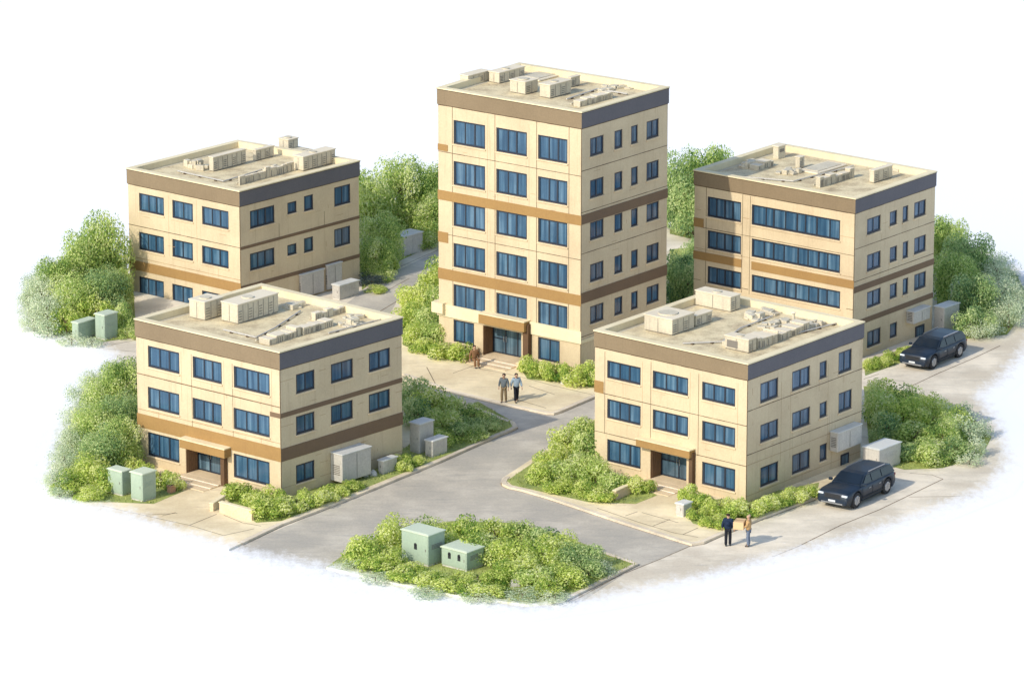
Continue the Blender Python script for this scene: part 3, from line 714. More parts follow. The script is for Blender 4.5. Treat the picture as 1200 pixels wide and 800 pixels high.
pl(C, 'rooftop_unit', 'pale rooftop box over the left parapet of the tower roof', 'rooftop unit', 548.5, 101, 10, 25, 11, group=g+TW)
pl(C, 'rooftop_unit', 'long rooftop box furthest back on the tower roof', 'rooftop unit', 585, 98.5, 12, 30, 12, group=g+TW)
pl(C, 'rooftop_unit', 'squarish rooftop box with a dark end in the middle of the tower roof', 'rooftop unit', 615.5, 111.5, 18, 15, 14, group=g+TW)
pl(C, 'rooftop_unit', 'tall rooftop box near the front edge of the tower roof', 'rooftop unit', 644.5, 116, 12, 25, 15, group=g+TW)
pl(C, 'rooftop_unit', 'small rooftop box behind the tall one on the tower roof', 'rooftop unit', 669, 103, 4, 11, 11, group=g+TW)
pl(C, 'duct_run', 'low duct run at the front right parapet of the tower roof', 'duct', 680, 126, 9, 40, 8, 'duct', group=g+TW)
pl(C, 'roof_slab', 'flat raised panel on the back half of the tower roof', 'roof panel', 632, 96, 26, 30, 2, 'slab')
pl(C, 'rubble_heap', 'scatter of small slabs at the right side of the tower roof', 'rubble', 705, 110, 10, 26, 3, 'rubble')
pl(D, 'rooftop_unit', 'long louvred rooftop box left of centre on the back left building', 'rooftop unit', 250, 201.5, 5, 36, 16, group=g+BL)
pl(D, 'rubble_heap', 'low heap of slabs beside the left parapet of the back left roof', 'rubble', 236, 201, 24, 12, 7, 'rubble')
pl(D, 'rooftop_unit', 'small rooftop box in the middle of the back left roof', 'rooftop unit', 300, 189, 4, 20, 12, group=g+BL)
pl(D, 'duct_run', 'long jagged duct run by the right parapet of the back left roof', 'duct', 281, 217.5, 2, 62, 12, 'duct', group=g+BL)
pl(D, 'rooftop_unit', 'biggest pale rooftop box on the right of the back left building', 'rooftop unit', 355.5, 201, 12, 36, 16, group=g+BL)
pl(D, 'rooftop_unit', 'ribbed rooftop box at the far edge of the back left building', 'rooftop unit', 338, 178, 12, 11, 13, group=g+BL)
pl(D, 'roof_slab', 'flat raised panel beside the ribbed box on the back left roof', 'roof panel', 350, 181, 20, 16, 2, 'slab')
pl(Eb, 'chimney', 'square chimney at the back corner of the back right building roof', 'chimney', 912, 187, 6, 9, 14, 'chimney')
pl(Eb, 'duct_run', 'low duct run near the left parapet of the back right roof', 'duct', 889, 200, 12, 20, 7, 'duct', group=g+BR)
pl(Eb, 'rooftop_unit', 'small upright rooftop box in the middle of the back right roof', 'rooftop unit', 937, 198.5, 5, 6, 13, group=g+BR)
pl(Eb, 'roof_slab', 'flat raised panel in the middle of the back right roof', 'roof panel', 958, 205, 22, 38, 2, 'slab')
pl(Eb, 'duct_run', 'ragged duct run at the front of the back right roof', 'duct', 961.5, 220.5, 6, 44, 11, 'duct', group=g+BR)
pl(Eb, 'rooftop_unit', 'long rooftop box near the right corner of the back right building', 'rooftop unit', 1024, 215, 5, 24, 14, group=g+BR)
pl(Eb, 'rubble_heap', 'small heap of slabs beside the left duct of the back right roof', 'rubble', 876, 198, 8, 8, 5, 'rubble')

def cabinet(name, label, cat, px, py, wl, wr, hp, z=.12, col='green', group=None, holes=False):
    P, a, b, h = measure(px, py, z, wl, wr, hp); P = Vector((P.x, P.y, z)); body, lid = col+'_box', col+'_lid'
    r = thing(name, label, cat, P, group)
    mb = MB(); mb.box(P+UL*.03+UR*.03-UP*.03, UL*(a-.06), UR*(b-.06), UP*.12); mb.build('plinth', 'stone', r)
    mb = MB(); mb.box(P+UP*.085, UL*a, UR*b, UP*(h-.085-.09)); mb.build('casing', body, r, .02)
    mb = MB(); lo = [P-UL*.05-UR*.05, P+UL*(a+.05)-UR*.05, P+UL*(a+.05)+UR*(b+.05), P-UL*.05+UR*(b+.05)]
    c = sum(lo, Vector())/4; z0, z1 = h-.088, h
    mb.box(lo[0]+UP*z0, lo[1]-lo[0], lo[3]-lo[0], UP*.05)
    hi = [c+(p-c)*.86+UP*z1 for p in lo]; lo2 = [p+UP*(z0+.051) for p in lo]
    for i in range(4): mb.face([lo2[i-1], lo2[i], hi[i], hi[i-1]][::-1])
    mb.face(hi[::-1] if (hi[1]-hi[0]).cross(hi[3]-hi[0]).z < 0 else hi)
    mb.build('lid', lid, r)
    dm = MB(); dm.box(P+UL*.06-UR*.014+UP*.16, UL*(a-.12), UR*.016, UP*(h-.34)); d = dm.build('door', body, r, .006)
    hm = MB(); hm.box(P+UL*.16-UR*.03+UP*h*.45, UL*.035, UR*.02, UP*.14); hm.build('handle', 'grille', d)
    vm = MB()
    for q in range(4): vm.box(P+UR*b*.2-UL*.012+UP*(h*.5+.07*q), UR*b*.6, UL*.014, UP*.03)
    vm.build('vent', 'grille' if holes else body, r)
    if holes:
        for f in ((.3, .68) if holes == 2 else (.47,)):
            om = MB(); c = P+UL*a*f-UR*.02+UP*h*.45; om.box(c-UL*.1, UL*.2, UR*.01, UP*.26)
            om.cyl(c+UP*.26, c+UP*.26+UR*.011, .1, n=14); om.build('opening', 'trim', r)
    return r
gu = 'sage green utility cabinets'
cabinet('utility_cabinet', 'taller sage green cabinet in the bushes beside the back left building', 'utility cabinet', 123, 399, 12, 14, 30, 0, group=gu)
cabinet('utility_cabinet', 'squat sage green cabinet left of the taller one beside the back left building', 'utility cabinet', 92, 399, 8, 19, 21, 0, group=gu)
cabinet('utility_cabinet', 'left one of the paired sage green cabinets in front of the front left building', 'utility cabinet', 143.5, 581.5, 18, 9, 30, .12, group=gu)
cabinet('utility_cabinet', 'right one of the paired sage green cabinets, nearest the front left porch', 'utility cabinet', 167.5, 588.5, 15, 14.5, 34, .12, group=gu)
cabinet('utility_cabinet', 'tall sage green cabinet with one dark opening in the planted island', 'utility cabinet', 502, 664, 32, 19, 38, .10, group=gu, holes=1)
cabinet('utility_cabinet', 'low sage green cabinet with two dark openings in the planted island', 'utility cabinet', 547, 670, 30, 20, 24, .10, group=gu, holes=2)
gg = 'grey service boxes by the buildings'
cabinet('storage_box', 'long pale container among trees between the tower and the back left building', 'container', 473, 301, 15, 22, 24, 0, 'grey', gg)
cabinet('service_box', 'tall grey box at the right rear corner of the front left building', 'service box', 492, 532, 12, 16, 36, .12, 'grey', gg)
cabinet('service_box', 'squat grey box in front of the tall one at the front left building', 'service box', 507, 536, 9, 17, 20, .12, 'grey', gg)
cabinet('service_box', 'small rounded grey box beside the wall unit of the front left building', 'service box', 449, 556, 6, 16, 17, .12, 'grey', gg)
cabinet('service_box', 'long grey box behind the dark car at the front right building', 'service box', 1030, 553, 18, 28, 27, 0, 'grey', gg)
cabinet('service_box', 'grey shed-like box at the far corner of the back right building', 'service box', 1106, 390, 11, 20, 30, 0, 'grey', gg)
cabinet('service_box', 'little grey box beside the hedge of the front right porch', 'service box', 801, 606, 9, 10, 16, .12, 'grey', gg)
cabinet('service_box', 'grey box against the right end of the back left building', 'service box', 398, 352, 9, 22, 18, 0, 'grey', gg)

def wall_unit(label, bld, x0, x1, yt, yb, out, xr=None, lower=None, name='wall_unit', z=None):
    w = bld.right; xr = x0 if xr is None else xr
    u0, zt = w.uz(x0, yt, out); u1, _ = w.uz(x1, yt, out); zb = w.uz(xr, yb, out)[1]
    r = thing(name, label, 'wall unit', w.at(u0, zb, 0))
    mb = MB(); mb.box(w.at(u0, zb, .003), w.d*(u1-u0), UP*(zt-zb), w.n*(out-.003)); mb.build('casing', 'grey_box', r, .025)
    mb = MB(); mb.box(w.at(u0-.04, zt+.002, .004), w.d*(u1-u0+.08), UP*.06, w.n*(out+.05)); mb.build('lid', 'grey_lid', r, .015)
    mb = MB(); n = max(2, int((u1-u0)/.8))
    for i in range(1, n): mb.box(w.at(u0+(u1-u0)*i/n, zb+.08, out), w.d*.03, UP*(zt-zb-.2), w.n*.012)
    mb.build('seam', 'grille', r)
    mb = MB()
    for q in range(6): mb.box(w.at(u0-.012, zb+(zt-zb)*.25+.1*q, out*.2), w.n*(out*.6), UP*.05, w.d*.014)
    mb.build('louvre', 'grille', r)
    return r
wall_unit('big grey plant box on the shaded side of the front left building', A, 401, 435, 534, 566, .9)
wall_unit('large pale box hung high by the far corner of the front right building', B, 982, 1010, 508, 530, .55)
wall_unit('pale square box hung over the side door of the back right building', Eb, 1071, 1090, 366.5, 380, .55)
wall_unit('wide pale shutter panel low on the back left building', D, 353, 380, 323, 349, .2, name='shutter_panel')
wall_unit('narrow pale shutter panel right of the wide one on the back left building', D, 384, 401, 312, 340, .2, name='shutter_panel')
def side_door(label, bld, x0, x1, yt, yb):
    w = bld.right; u0, zt = w.uz(x0, yt); u1, _ = w.uz(x1, yt); zb = max(.01, w.uz(x0, yb)[1])
    mb = MB()
    for (a, b, c, d) in ((u0, u0+.07, zb, zt), (u1-.07, u1, zb, zt), (u0+.07, u1-.07, zt-.08, zt)): mb.box(w.at(a, c, .002), w.d*(b-a), UP*(d-c), w.n*.06)
    d = mb.build('side_door', 'frame', bld.root)
    mb = MB(); mb.box(w.at(u0+.06, zb, .003), w.d*(u1-u0-.12), UP*(zt-zb-.06), w.n*.035); mb.build('door_leaf', 'door_glass', d)
side_door('', Eb, 1072.5, 1082.5, 383, 404)
side_door('', B, 985, 994, 533, 556)
# round tank by the far corner of the back right building
P = gp(1101, 375, 0); r = thing('water_tank', 'pale upright tank behind the corner of the back right building', 'tank', P)
P = P+UR*1.6+UL*-.2; P.z = 0
mb = MB(); mb.cyl(P, P+UP*2.0, .42, n=20); mb.build('tank_body', 'grey_lid', r, 0); mb = MB(); mb.cyl(P+UP*2.0, P+UP*2.18, .42, .15, 20); mb.build('tank_dome', 'grey_lid', r)

# ------------------------------------------------------------------ entrance steps, low walls, stones
def steps(bld, label, n=2, run=.6, wide=.12, rise=.15):
    u0, u1, zb = bld.ent; w = bld.left
    r = thing('entrance_steps', label, 'steps', w.at(u0, .12))
    mb = MB(); mb.box(w.at(u0+.035, .10, -.97), w.d*(u1-u0-.07), UP*(zb-.10+.004), w.n*.97); mb.box(w.at(u0-wide, .10, .003), w.d*(u1-u0+2*wide), UP*(zb-.10), w.n*.55)
    mb.build('landing', 'step', r, .01)
    z = zb-rise; o = .553
    for z in (zb-.035, zb-.07):
        mb = MB(); mb.box(w.at(u0-wide, .10, o), w.d*(u1-u0+2*wide), UP*(z-.10), w.n*run); mb.build('tread', 'step', r, .012)
        jm_ = MB(); jm_.box(w.at(u0-wide, z-.0, o+.0), w.d*(u1-u0+2*wide), UP*.006, w.n*.03); jm_.build('tread_joint', 'mark', r)
        o += run+.002
    return r
steps(A, 'pale steps up to the porch of the front left building')
steps(B, 'pale steps up to the porch of the front right building')
steps(C, 'pale steps up to the tower porch')
def low_wall(label, p0, p1, h, th=.22, mat='low_wall', z=.12, name='low_wall'):
    a, b = gp(*p0, z), gp(*p1, z); a.z = b.z = z; d = b-a; n = Vector((-d.y, d.x, 0)).normalized()*th
    r = thing(name, label, 'low wall', a)
    mb = MB(); mb.box(a-UP*.05, d, n, UP*(h+.05)); mb.build('wall_body', mat, r, .012)
    e = d.normalized()*.03; nn = n.normalized()*.03
    mb = MB(); mb.box(a-e-nn+UP*(h+.001), d+e*2, n+nn*2, UP*.06); mb.build('coping', 'cap', r, .01)
    return r
low_wall('low beige planter wall under the front left hedge', (257, 600), (295, 610), .55, mat='step')
low_wall('short beige wall beside the right edge of the front left steps', (250, 599), (264, 590), .42, mat='step')
low_wall('low brown wall left of the front right steps', (722, 586), (746, 575), .5)
low_wall('short wall left of the tower steps', (546, 425), (562, 416), .45)
low_wall('low beige edging wall right of the tower steps', (609, 434), (619, 427), .40, mat='step')
def small_block(label, px, py, wl, wr, hp, mat, name, cat, z=.12):
    P, a, b, h = measure(px, py, z, wl, wr, hp); P = Vector((P.x, P.y, z)); r = thing(name, label, cat, P)
    mb = MB(); mb.box(P-UP*.03, UL*a, UR*b, UP*(h+.03)); mb.build('pot', mat, r, .03)
    mb = MB(); mb.box(P-UL*.03-UR*.03+UP*(h+.001), UL*(a+.06), UR*(b+.06), UP*.06); mb.build('pot_rim', mat, r, .02)
    mb = MB(); mb.box(P+UL*.06+UR*.06+UP*(h+.062), UL*(a-.12), UR*(b-.12), UP*.01); mb.build('soil', 'bark', r)
small_block('small terracotta planter box left of the front left steps', 200, 578, 5, 6, 7, 'brick_red', 'planter_box', 'planter')
def stone(label, px, py, w, h, z=.12):
    P = gp(px, py, z); P.z = z; k = ppm(P); rr = random.Random(int(px*3+py)); bm = bmesh.new()
    bmesh.ops.create_icosphere(bm, subdivisions=2, radius=1)
    for v in bm.verts:
        f = rr.uniform(.82, 1.1); v.co = Vector((v.co.x*w/k/2*f, v.co.y*w/k/2*.8*f, max(-.2, v.co.z)*h/k*f))
    me = bpy.data.meshes.new('stone'); bm.to_mesh(me); bm.free(); me.materials.append(M['stone'])
    o = bpy.data.objects.new('stone', me); o.location = P; COL.objects.link(o); tag(o, label, 'stone')
stone('pale grey stone at the front edge of the island shrubs', 604, 685, 18, 9, .1)
stone('flat pale stone at the foot of the tower hedge', 663, 449, 13, 6)
stone('small pale stone beside the flat one at the tower hedge', 676, 451, 9, 4)
stone('grey stone beside the squat service box of the front left building', 437, 557, 10, 7)
stone('grey stone between the small box and the wall unit of the front left building', 428, 558, 8, 6)

# ------------------------------------------------------------------ foliage
def foliage_mesh(name, seed, n, mat, size=.15, clumps=11, flat=.8, gap=0.0):
    """leaf-sized faces spread through clumps of a crown about one metre in radius, standing on z = 0"""
    rng = np.random.default_rng(seed)
    cc, rad, tint = [], [], []
    for i in range(clumps):
        t = rng.uniform(0, 2*np.pi); rr = np.sqrt(rng.uniform(0, 1))*.72; z = rng.uniform(.25, 1.15)*(1-.45*rr)
        cc.append((rr*np.cos(t), rr*np.sin(t), z*flat*1.15)); rad.append(rng.uniform(.28, .5)); tint.append(rng.uniform(.2, .8))
    for i in range(5):
        t = 2*np.pi*i/5+rng.uniform(-.4, .4); cc.append((.62*np.cos(t), .62*np.sin(t), .25)); rad.append(rng.uniform(.28, .38)); tint.append(rng.uniform(.15, .6))
    cc, rad, tint = np.array(cc), np.array(rad), np.array(tint)
    k = rng.choice(len(cc), n, p=rad**2/np.sum(rad**2))
    d = rng.normal(size=(n, 3)); d /= np.linalg.norm(d, axis=1)[:, None]; d[:, 2] = np.abs(d[:, 2])*rng.choice([1, 1, 1, 1, -.5], n)
    rr = rad[k]*np.where(rng.uniform(size=n) < .7, rng.uniform(.85, 1.12, n), rng.uniform(.3, .9, n))
    p = cc[k]+d*rr[:, None]; p[:, 2] = np.maximum(p[:, 2], .02)
    nrm = d+rng.normal(size=(n, 3))*.55+np.array([-.15, -.1, .45]); nrm /= np.linalg.norm(nrm, axis=1)[:, None]
    a = np.cross(nrm, rng.normal(size=(n, 3))); a /= np.linalg.norm(a, axis=1)[:, None]; b = np.cross(nrm, a)
    s = size*rng.uniform(.55, 1.25, n)[:, None]
    v = np.stack([p-a*s*.5, p+b*s*.32+nrm*s*.06, p+a*s*.55, p-b*s*.32+nrm*s*.06], 1).reshape(-1, 3)
    me = bpy.data.meshes.new(name)
    me.from_pydata(v.tolist(), [], np.arange(4*n).reshape(n, 4).tolist())
    tv = np.clip((tint[k]-.5)*1.05+rng.uniform(.26, .98, n), 0, 1)
    at = me.attributes.new('tint', 'FLOAT', 'POINT'); at.data.foreach_set('value', np.repeat(tv, 4))
    me.materials.append(M[mat]); return me
def stem_mesh(seed, h=.7, r=.05, limbs=5):
    rr = random.Random(seed); mb = MB(); mb.tube([(0, 0, -.05), (.02, 0, h*.5), (.0, .03, h)], [r, r*.8, r*.5], 7)
    for i in range(limbs):
        t = 2*math.pi*i/limbs+rr.uniform(-.3, .3); z = h*rr.uniform(.35, .8); q = rr.uniform(.3, .55)
        mb.tube([(0, 0, z), (q*.5*math.cos(t), q*.5*math.sin(t), z+.2), (q*math.cos(t), q*math.sin(t), z+.42)], [r*.5, r*.35, r*.15], 5)
    me = bpy.data.meshes.new('stem'); me.from_pydata(mb.v, [], mb.f); me.materials.append(M['bark']); return me
PROTO = {}
for kind, mat, n in (('shrub', 'leaf', 2900), ('fresh', 'leaf_fresh', 2900), ('blue', 'leaf_blue', 2900), ('pale', 'leaf_pale', 900), ('dark', 'leaf_dark', 1200)):
    PROTO[kind] = [foliage_mesh('foliage', 100+i*13+hash_i, n, mat, .115) for i, hash_i in ((0, len(kind)), (1, n % 97), (2, 7))]
for kind, mat, n in (('tree', 'leaf', 12000), ('tree_blue', 'leaf_blue', 12000), ('tree_pale', 'leaf_pale', 3600)):
    PROTO[kind] = [foliage_mesh('crown', 300+i*17+n % 89+len(kind), n, mat, .072, 30, 1.0) for i in range(3)]
PROTO['hedge'] = [foliage_mesh('foliage', 500+i, 1800, 'leaf_fresh', .15, 9, .7) for i in range(3)]
STEMS = [stem_mesh(i) for i in range(3)]; TRUNKS = [stem_mesh(20+i, 1.0, .07, 7) for i in range(3)]
NPL = [0]
def bush(px, py, wpx, hpx, kind='shrub', label='', group='', z=None, cat=None):
    """one plant: root at the ground point, crown width and height given in picture px"""
    z = .12 if z is None else z
    P = gp(px, py, z); P.z = z; k = ppm(P); w, h = wpx/k, hpx/(k*math.cos(TILT))
    tree = kind.startswith('tree'); i = NPL[0]; NPL[0] += 1
    r = thing('leafy_tree' if tree else ('hedge_shrub' if kind == 'hedge' else 'shrub'), label, cat or ('tree' if tree else 'shrub'), P, group)
    depth = min(w, 2.6)
    sz = h/(1.28 if kind == 'hedge' else 1.48 if tree else 1.32)
    r.rotation_euler = (0, 0, 0); r.scale = (1, 1, 1)
    f = bpy.data.objects.new('crown' if tree else 'foliage', PROTO[kind][R.randrange(3)]); COL.objects.link(f); f.parent = r
    f.rotation_euler = (0, 0, R.uniform(0, 6.28)); f.scale = ((w+depth)/2/(1.75 if tree else 1.95),)*2+(sz,)
    t = bpy.data.objects.new('trunk' if tree else 'stem', (TRUNKS if tree else STEMS)[R.randrange(3)]); COL.objects.link(t); t.parent = r
    t.scale = (w/2.4, w/2.4, sz*.95); t.rotation_euler = (0, 0, R.uniform(0, 6.28))
    return r
def grove(rows, label, group, z=.12, **kw):
    for row in rows: bush(*row[:4], kind=row[4] if len(row) > 4 else 'shrub', label=label, group=group, z=z)
# left of the back left building
G = 'trees left of the back left building'
grove([(126, 346, 58, 98, 'tree'), (98, 352, 60, 86, 'tree'), (70, 358, 52, 66, 'tree'), (124, 372, 54, 62, 'tree_blue'), (88, 376, 60, 56, 'tree'), (142, 362, 26, 50, 'tree')], 'full green tree in the thicket left of the back left building', G, 0)
grove([(50, 368, 46, 52, 'tree_pale'), (56, 384, 44, 44, 'tree_pale'), (42, 352, 34, 36, 'tree_pale'), (34, 370, 30, 34, 'tree_pale'), (58, 342, 40, 34, 'tree_pale'), (40, 388, 34, 24, 'tree_pale')], 'thin pale tree at the outer fringe left of the back left building', G, 0)
grove([(146, 390, 28, 36, 'shrub'), (136, 380, 34, 36, 'blue'), (112, 384, 46, 44, 'fresh'), (78, 390, 48, 34, 'fresh'), (56, 394, 38, 26, 'pale'), (84, 404, 40, 14, 'pale'), (108, 405, 34, 12, 'pale'), (150, 396, 30, 14, 'shrub')], 'leafy shrub at the foot of the trees left of the back left building', 'shrubs left of the back left building', 0)
# between back left building and tower
G = 'trees between the back left building and the tower'
grove([(436, 284, 62, 92, 'tree'), (470, 276, 70, 92, 'tree'), (502, 272, 60, 88, 'tree'), (446, 310, 54, 64, 'tree'), (508, 285, 46, 60, 'tree'), (440, 324, 40, 46, 'tree')], 'round green tree between the back left building and the tower', G, 0)
grove([(452, 318, 30, 30, 'fresh'), (494, 292, 34, 22, 'shrub'), (448, 328, 34, 14, 'shrub')], 'low shrub around the pale container between the back left building and the tower', 'shrubs by the pale container', 0)
bush(436, 334, 36, 17, 'dark', 'dark slate coloured low bush at the right corner of the back left building', '', 0)
bush(440, 342, 30, 9, 'fresh', 'small patch of bright green cover in front of the dark low bush', '', 0)
grove([(508, 342, 40, 40, 'fresh'), (490, 362, 50, 40, 'fresh'), (512, 372, 44, 42, 'shrub'), (480, 386, 46, 32, 'fresh'), (505, 394, 48, 36, 'shrub'), (488, 402, 44, 24, 'fresh'), (508, 405, 40, 30, 'shrub'), (518, 419, 40, 22, 'hedge'), (540, 422, 34, 24, 'hedge'), (495, 412, 36, 18, 'hedge')], 'bright leafy bush climbing the left foot of the tower', 'bushes at the left foot of the tower')
# between tower and back right building
G = 'trees between the tower and the back right building'
grove([(828, 272, 70, 112, 'tree'), (800, 271, 60, 100, 'tree_blue'), (848, 268, 54, 92, 'tree'), (812, 278, 56, 74, 'tree_blue')], 'tall soft green tree between the tower and the back right building', G, 0)
grove([(798, 328, 42, 40, 'blue'), (806, 350, 42, 42, 'blue'), (790, 352, 36, 44, 'blue'), (812, 312, 30, 34, 'blue')], 'dark bushy shrub in the gap behind the front right roof', 'shrubs in the gap by the tower')
# right of the back right building
G = 'trees right of the back right building'
grove([(1110, 322, 56, 76, 'tree'), (1136, 342, 60, 74, 'tree_blue'), (1118, 358, 58, 64, 'tree'), (1142, 378, 60, 62, 'tree_blue')], 'full green tree right of the back right building', G, 0)
grove([(1168, 346, 46, 50, 'tree_pale'), (1172, 368, 46, 50, 'tree_pale'), (1182, 384, 38, 40, 'tree_pale'), (1160, 328, 40, 38, 'tree_pale'), (1190, 366, 34, 36, 'tree_pale'), (1150, 396, 40, 22, 'tree_pale')], 'thin pale tree at the outer fringe right of the back right building', G, 0)
grove([(1136, 393, 40, 34, 'blue'), (1152, 392, 40, 28, 'blue'), (1120, 382, 30, 26, 'blue'), (1164, 390, 34, 20, 'pale')], 'leafy shrub at the foot of the trees right of the back right building', 'shrubs right of the back right building', 0)
# right of the front right building
G = 'shrubs right of the front right building'
grove([(1028, 498, 46, 44, 'shrub'), (1058, 504, 52, 40, 'fresh'), (1088, 510, 52, 38, 'fresh'), (1040, 518, 48, 36, 'blue'), (1072, 524, 54, 36, 'shrub'), (1104, 528, 50, 34, 'shrub'), (1060, 538, 44, 26, 'blue'), (1088, 542, 52, 28, 'shrub'), (1118, 538, 44, 26, 'blue'), (1112, 518, 44, 34, 'shrub'), (1034, 478, 46, 36, 'fresh'), (1062, 486, 50, 34, 'shrub'), (1090, 496, 46, 34, 'fresh'), (1116, 508, 44, 32, 'fresh')], 'dense green shrub in the thicket right of the front right building', G, 0)
grove([(1136, 516, 44, 34, 'pale'), (1142, 534, 34, 26, 'pale'), (1120, 502, 36, 28, 'pale'), (1150, 512, 30, 24, 'pale'), (1126, 490, 34, 22, 'pale'), (1100, 490, 36, 26, 'pale'), (1136, 544, 36, 16, 'pale')], 'sparse pale shrub fringing the thicket right of the front right building', G, 0)
# left of the front left building
G = 'trees left of the front left building'
grove([(146, 486, 50, 66, 'tree'), (122, 492, 52, 54, 'tree'), (143, 520, 56, 62, 'tree_blue'), (112, 526, 56, 56, 'tree'), (144, 548, 46, 60, 'tree'), (120, 552, 56, 52, 'tree_blue')], 'full green tree beside the left wall of the front left building', G)
grove([(98, 478, 38, 32, 'tree_pale'), (84, 530, 40, 34, 'tree_pale'), (132, 448, 36, 24, 'tree_pale'), (76, 556, 40, 34, 'tree_pale'), (110, 462, 40, 30, 'tree_pale'), (92, 504, 40, 34, 'tree_pale'), (66, 574, 34, 24, 'tree_pale')], 'thin pale tree fringing the thicket left of the front left building', G)
grove([(104, 566, 54, 34, 'fresh'), (84, 576, 46, 26, 'fresh'), (124, 574, 44, 30, 'fresh'), (70, 582, 32, 16, 'pale'), (106, 584, 40, 14, 'fresh'), (150, 566, 40, 24, 'fresh')], 'low bright shrub at the front of the thicket left of the front left building', 'low shrubs left of the front left building')
grove([(172, 563, 34, 22, 'hedge'), (188, 568, 34, 22, 'hedge'), (204, 572, 30, 20, 'hedge'), (160, 558, 30, 26, 'hedge')], 'neat hedge shrub under the ground floor window left of the front left porch', 'hedge left of the front left porch')
# right of the front left building
G = 'shrubs at the street corner behind the front left building'
grove([(484, 478, 44, 38, 'blue'), (506, 488, 48, 36, 'fresh'), (530, 494, 46, 32, 'shrub'), (552, 500, 44, 26, 'shrub'), (490, 500, 46, 36, 'blue'), (518, 508, 50, 30, 'shrub'), (545, 510, 46, 22, 'blue'), (570, 503, 36, 18, 'blue'), (522, 520, 44, 20, 'fresh'), (556, 513, 40, 14, 'shrub')], 'leafy shrub at the street corner right of the front left building', G)
grove([(468, 548, 32, 18, 'hedge'), (482, 544, 30, 14, 'hedge'), (474, 551, 24, 16, 'hedge')], 'low bright shrub between the grey boxes of the front left building', 'low shrubs between the grey boxes')
grove([(278, 584, 40, 24, 'hedge'), (296, 590, 32, 18, 'hedge'), (312, 606, 42, 28, 'hedge'), (330, 602, 40, 26, 'hedge'), (348, 597, 36, 22, 'hedge'), (364, 592, 36, 22, 'hedge'), (382, 586, 34, 18, 'hedge'), (398, 580, 32, 16, 'hedge'), (414, 573, 30, 14, 'hedge'), (322, 590, 36, 24, 'hedge'), (304, 596, 32, 22, 'hedge')], 'hedge shrub along the front corner and street side of the front left building', 'hedge round the front left building corner')
# tower hedge
grove([(619, 437, 28, 26, 'hedge'), (634, 442, 32, 24, 'hedge'), (652, 446, 34, 24, 'hedge'), (670, 448, 34, 26, 'hedge'), (688, 447, 30, 30, 'hedge'), (643, 443, 34, 22, 'hedge'), (676, 452, 36, 26, 'hedge'), (694, 452, 26, 26, 'hedge')], 'hedge shrub right of the tower porch', 'hedge right of the tower porch')
# left of the front right building
G = 'shrubs left of the front right building'
grove([(688, 518, 46, 38, 'shrub'), (664, 532, 46, 36, 'fresh'), (690, 542, 50, 38, 'shrub'), (645, 548, 46, 36, 'fresh'), (668, 560, 54, 36, 'shrub'), (638, 564, 42, 28, 'fresh'), (698, 566, 48, 32, 'shrub'), (655, 575, 44, 20, 'fresh'), (688, 580, 38, 18, 'fresh'), (704, 586, 40, 18, 'hedge'), (722, 574, 44, 28, 'shrub'), (742, 576, 36, 24, 'hedge'), (758, 576, 24, 18, 'hedge')], 'leafy shrub in the bank left of the front right porch', G)
grove([(806, 590, 28, 30, 'hedge'), (824, 597, 36, 26, 'hedge'), (842, 603, 36, 24, 'hedge'), (860, 606, 36, 24, 'hedge'), (878, 604, 36, 24, 'hedge'), (896, 599, 36, 22, 'hedge'), (914, 593, 34, 20, 'hedge'), (932, 587, 34, 18, 'hedge'), (948, 581, 28, 16, 'hedge'), (834, 615, 34, 14, 'hedge'), (848, 618, 28, 12, 'hedge'), (816, 608, 24, 16, 'hedge')], 'hedge shrub along the foot of the front right building', 'hedge round the front right building corner')
grove([(1020, 432, 24, 14, 'hedge'), (1034, 428, 26, 14, 'hedge'), (1048, 421, 26, 13, 'hedge'), (1060, 414, 22, 11, 'hedge')], 'low hedge shrub along the side of the back right building', 'hedge beside the back right building', 0)
# island
G = 'shrubs in the planted island'
grove([(432, 656, 58, 36, 'fresh'), (462, 642, 58, 38, 'fresh'), (452, 664, 50, 28, 'fresh'), (520, 650, 40, 34, 'fresh'), (552, 652, 48, 38, 'fresh'), (610, 676, 60, 34, 'fresh'), (655, 658, 56, 36, 'fresh'), (685, 664, 48, 28, 'blue'), (645, 694, 46, 18, 'fresh'), (500, 638, 50, 32, 'shrub'), (540, 637, 52, 34, 'fresh'), (580, 640, 56, 38, 'fresh'), (612, 645, 58, 40, 'shrub'), (640, 650, 48, 34, 'blue'), (566, 660, 50, 34, 'shrub'), (600, 666, 56, 36, 'fresh'), (638, 668, 58, 36, 'fresh'), (668, 668, 52, 30, 'blue'), (630, 684, 58, 28, 'shrub'), (664, 684, 54, 24, 'fresh'), (690, 674, 44, 22, 'blue'), (588, 682, 44, 24, 'fresh')], 'leafy green shrub massed behind and right of the island cabinets', G, .1)
grove([(440, 668, 46, 20, 'hedge'), (470, 678, 44, 18, 'hedge'), (496, 684, 46, 18, 'hedge'), (524, 690, 46, 18, 'hedge'), (552, 694, 46, 17, 'hedge'), (580, 696, 40, 15, 'hedge'), (482, 672, 34, 16, 'hedge'), (508, 679, 40, 15, 'hedge'), (534, 683, 40, 14, 'hedge'), (560, 684, 36, 16, 'hedge')], 'low bright shrub along the front edge of the planted island', 'front shrubs of the planted island', .1)
grove([(708, 672, 36, 14, 'pale'), (612, 700, 50, 12, 'pale'), (560, 702, 46, 9, 'pale'), (412, 664, 34, 12, 'pale'), (440, 680, 44, 10, 'pale'), (500, 696, 50, 9, 'pale'), (650, 702, 40, 10, 'pale')], 'small pale shrub at the thinning tips of the planted island', 'pale edge shrubs of the planted island', .1)

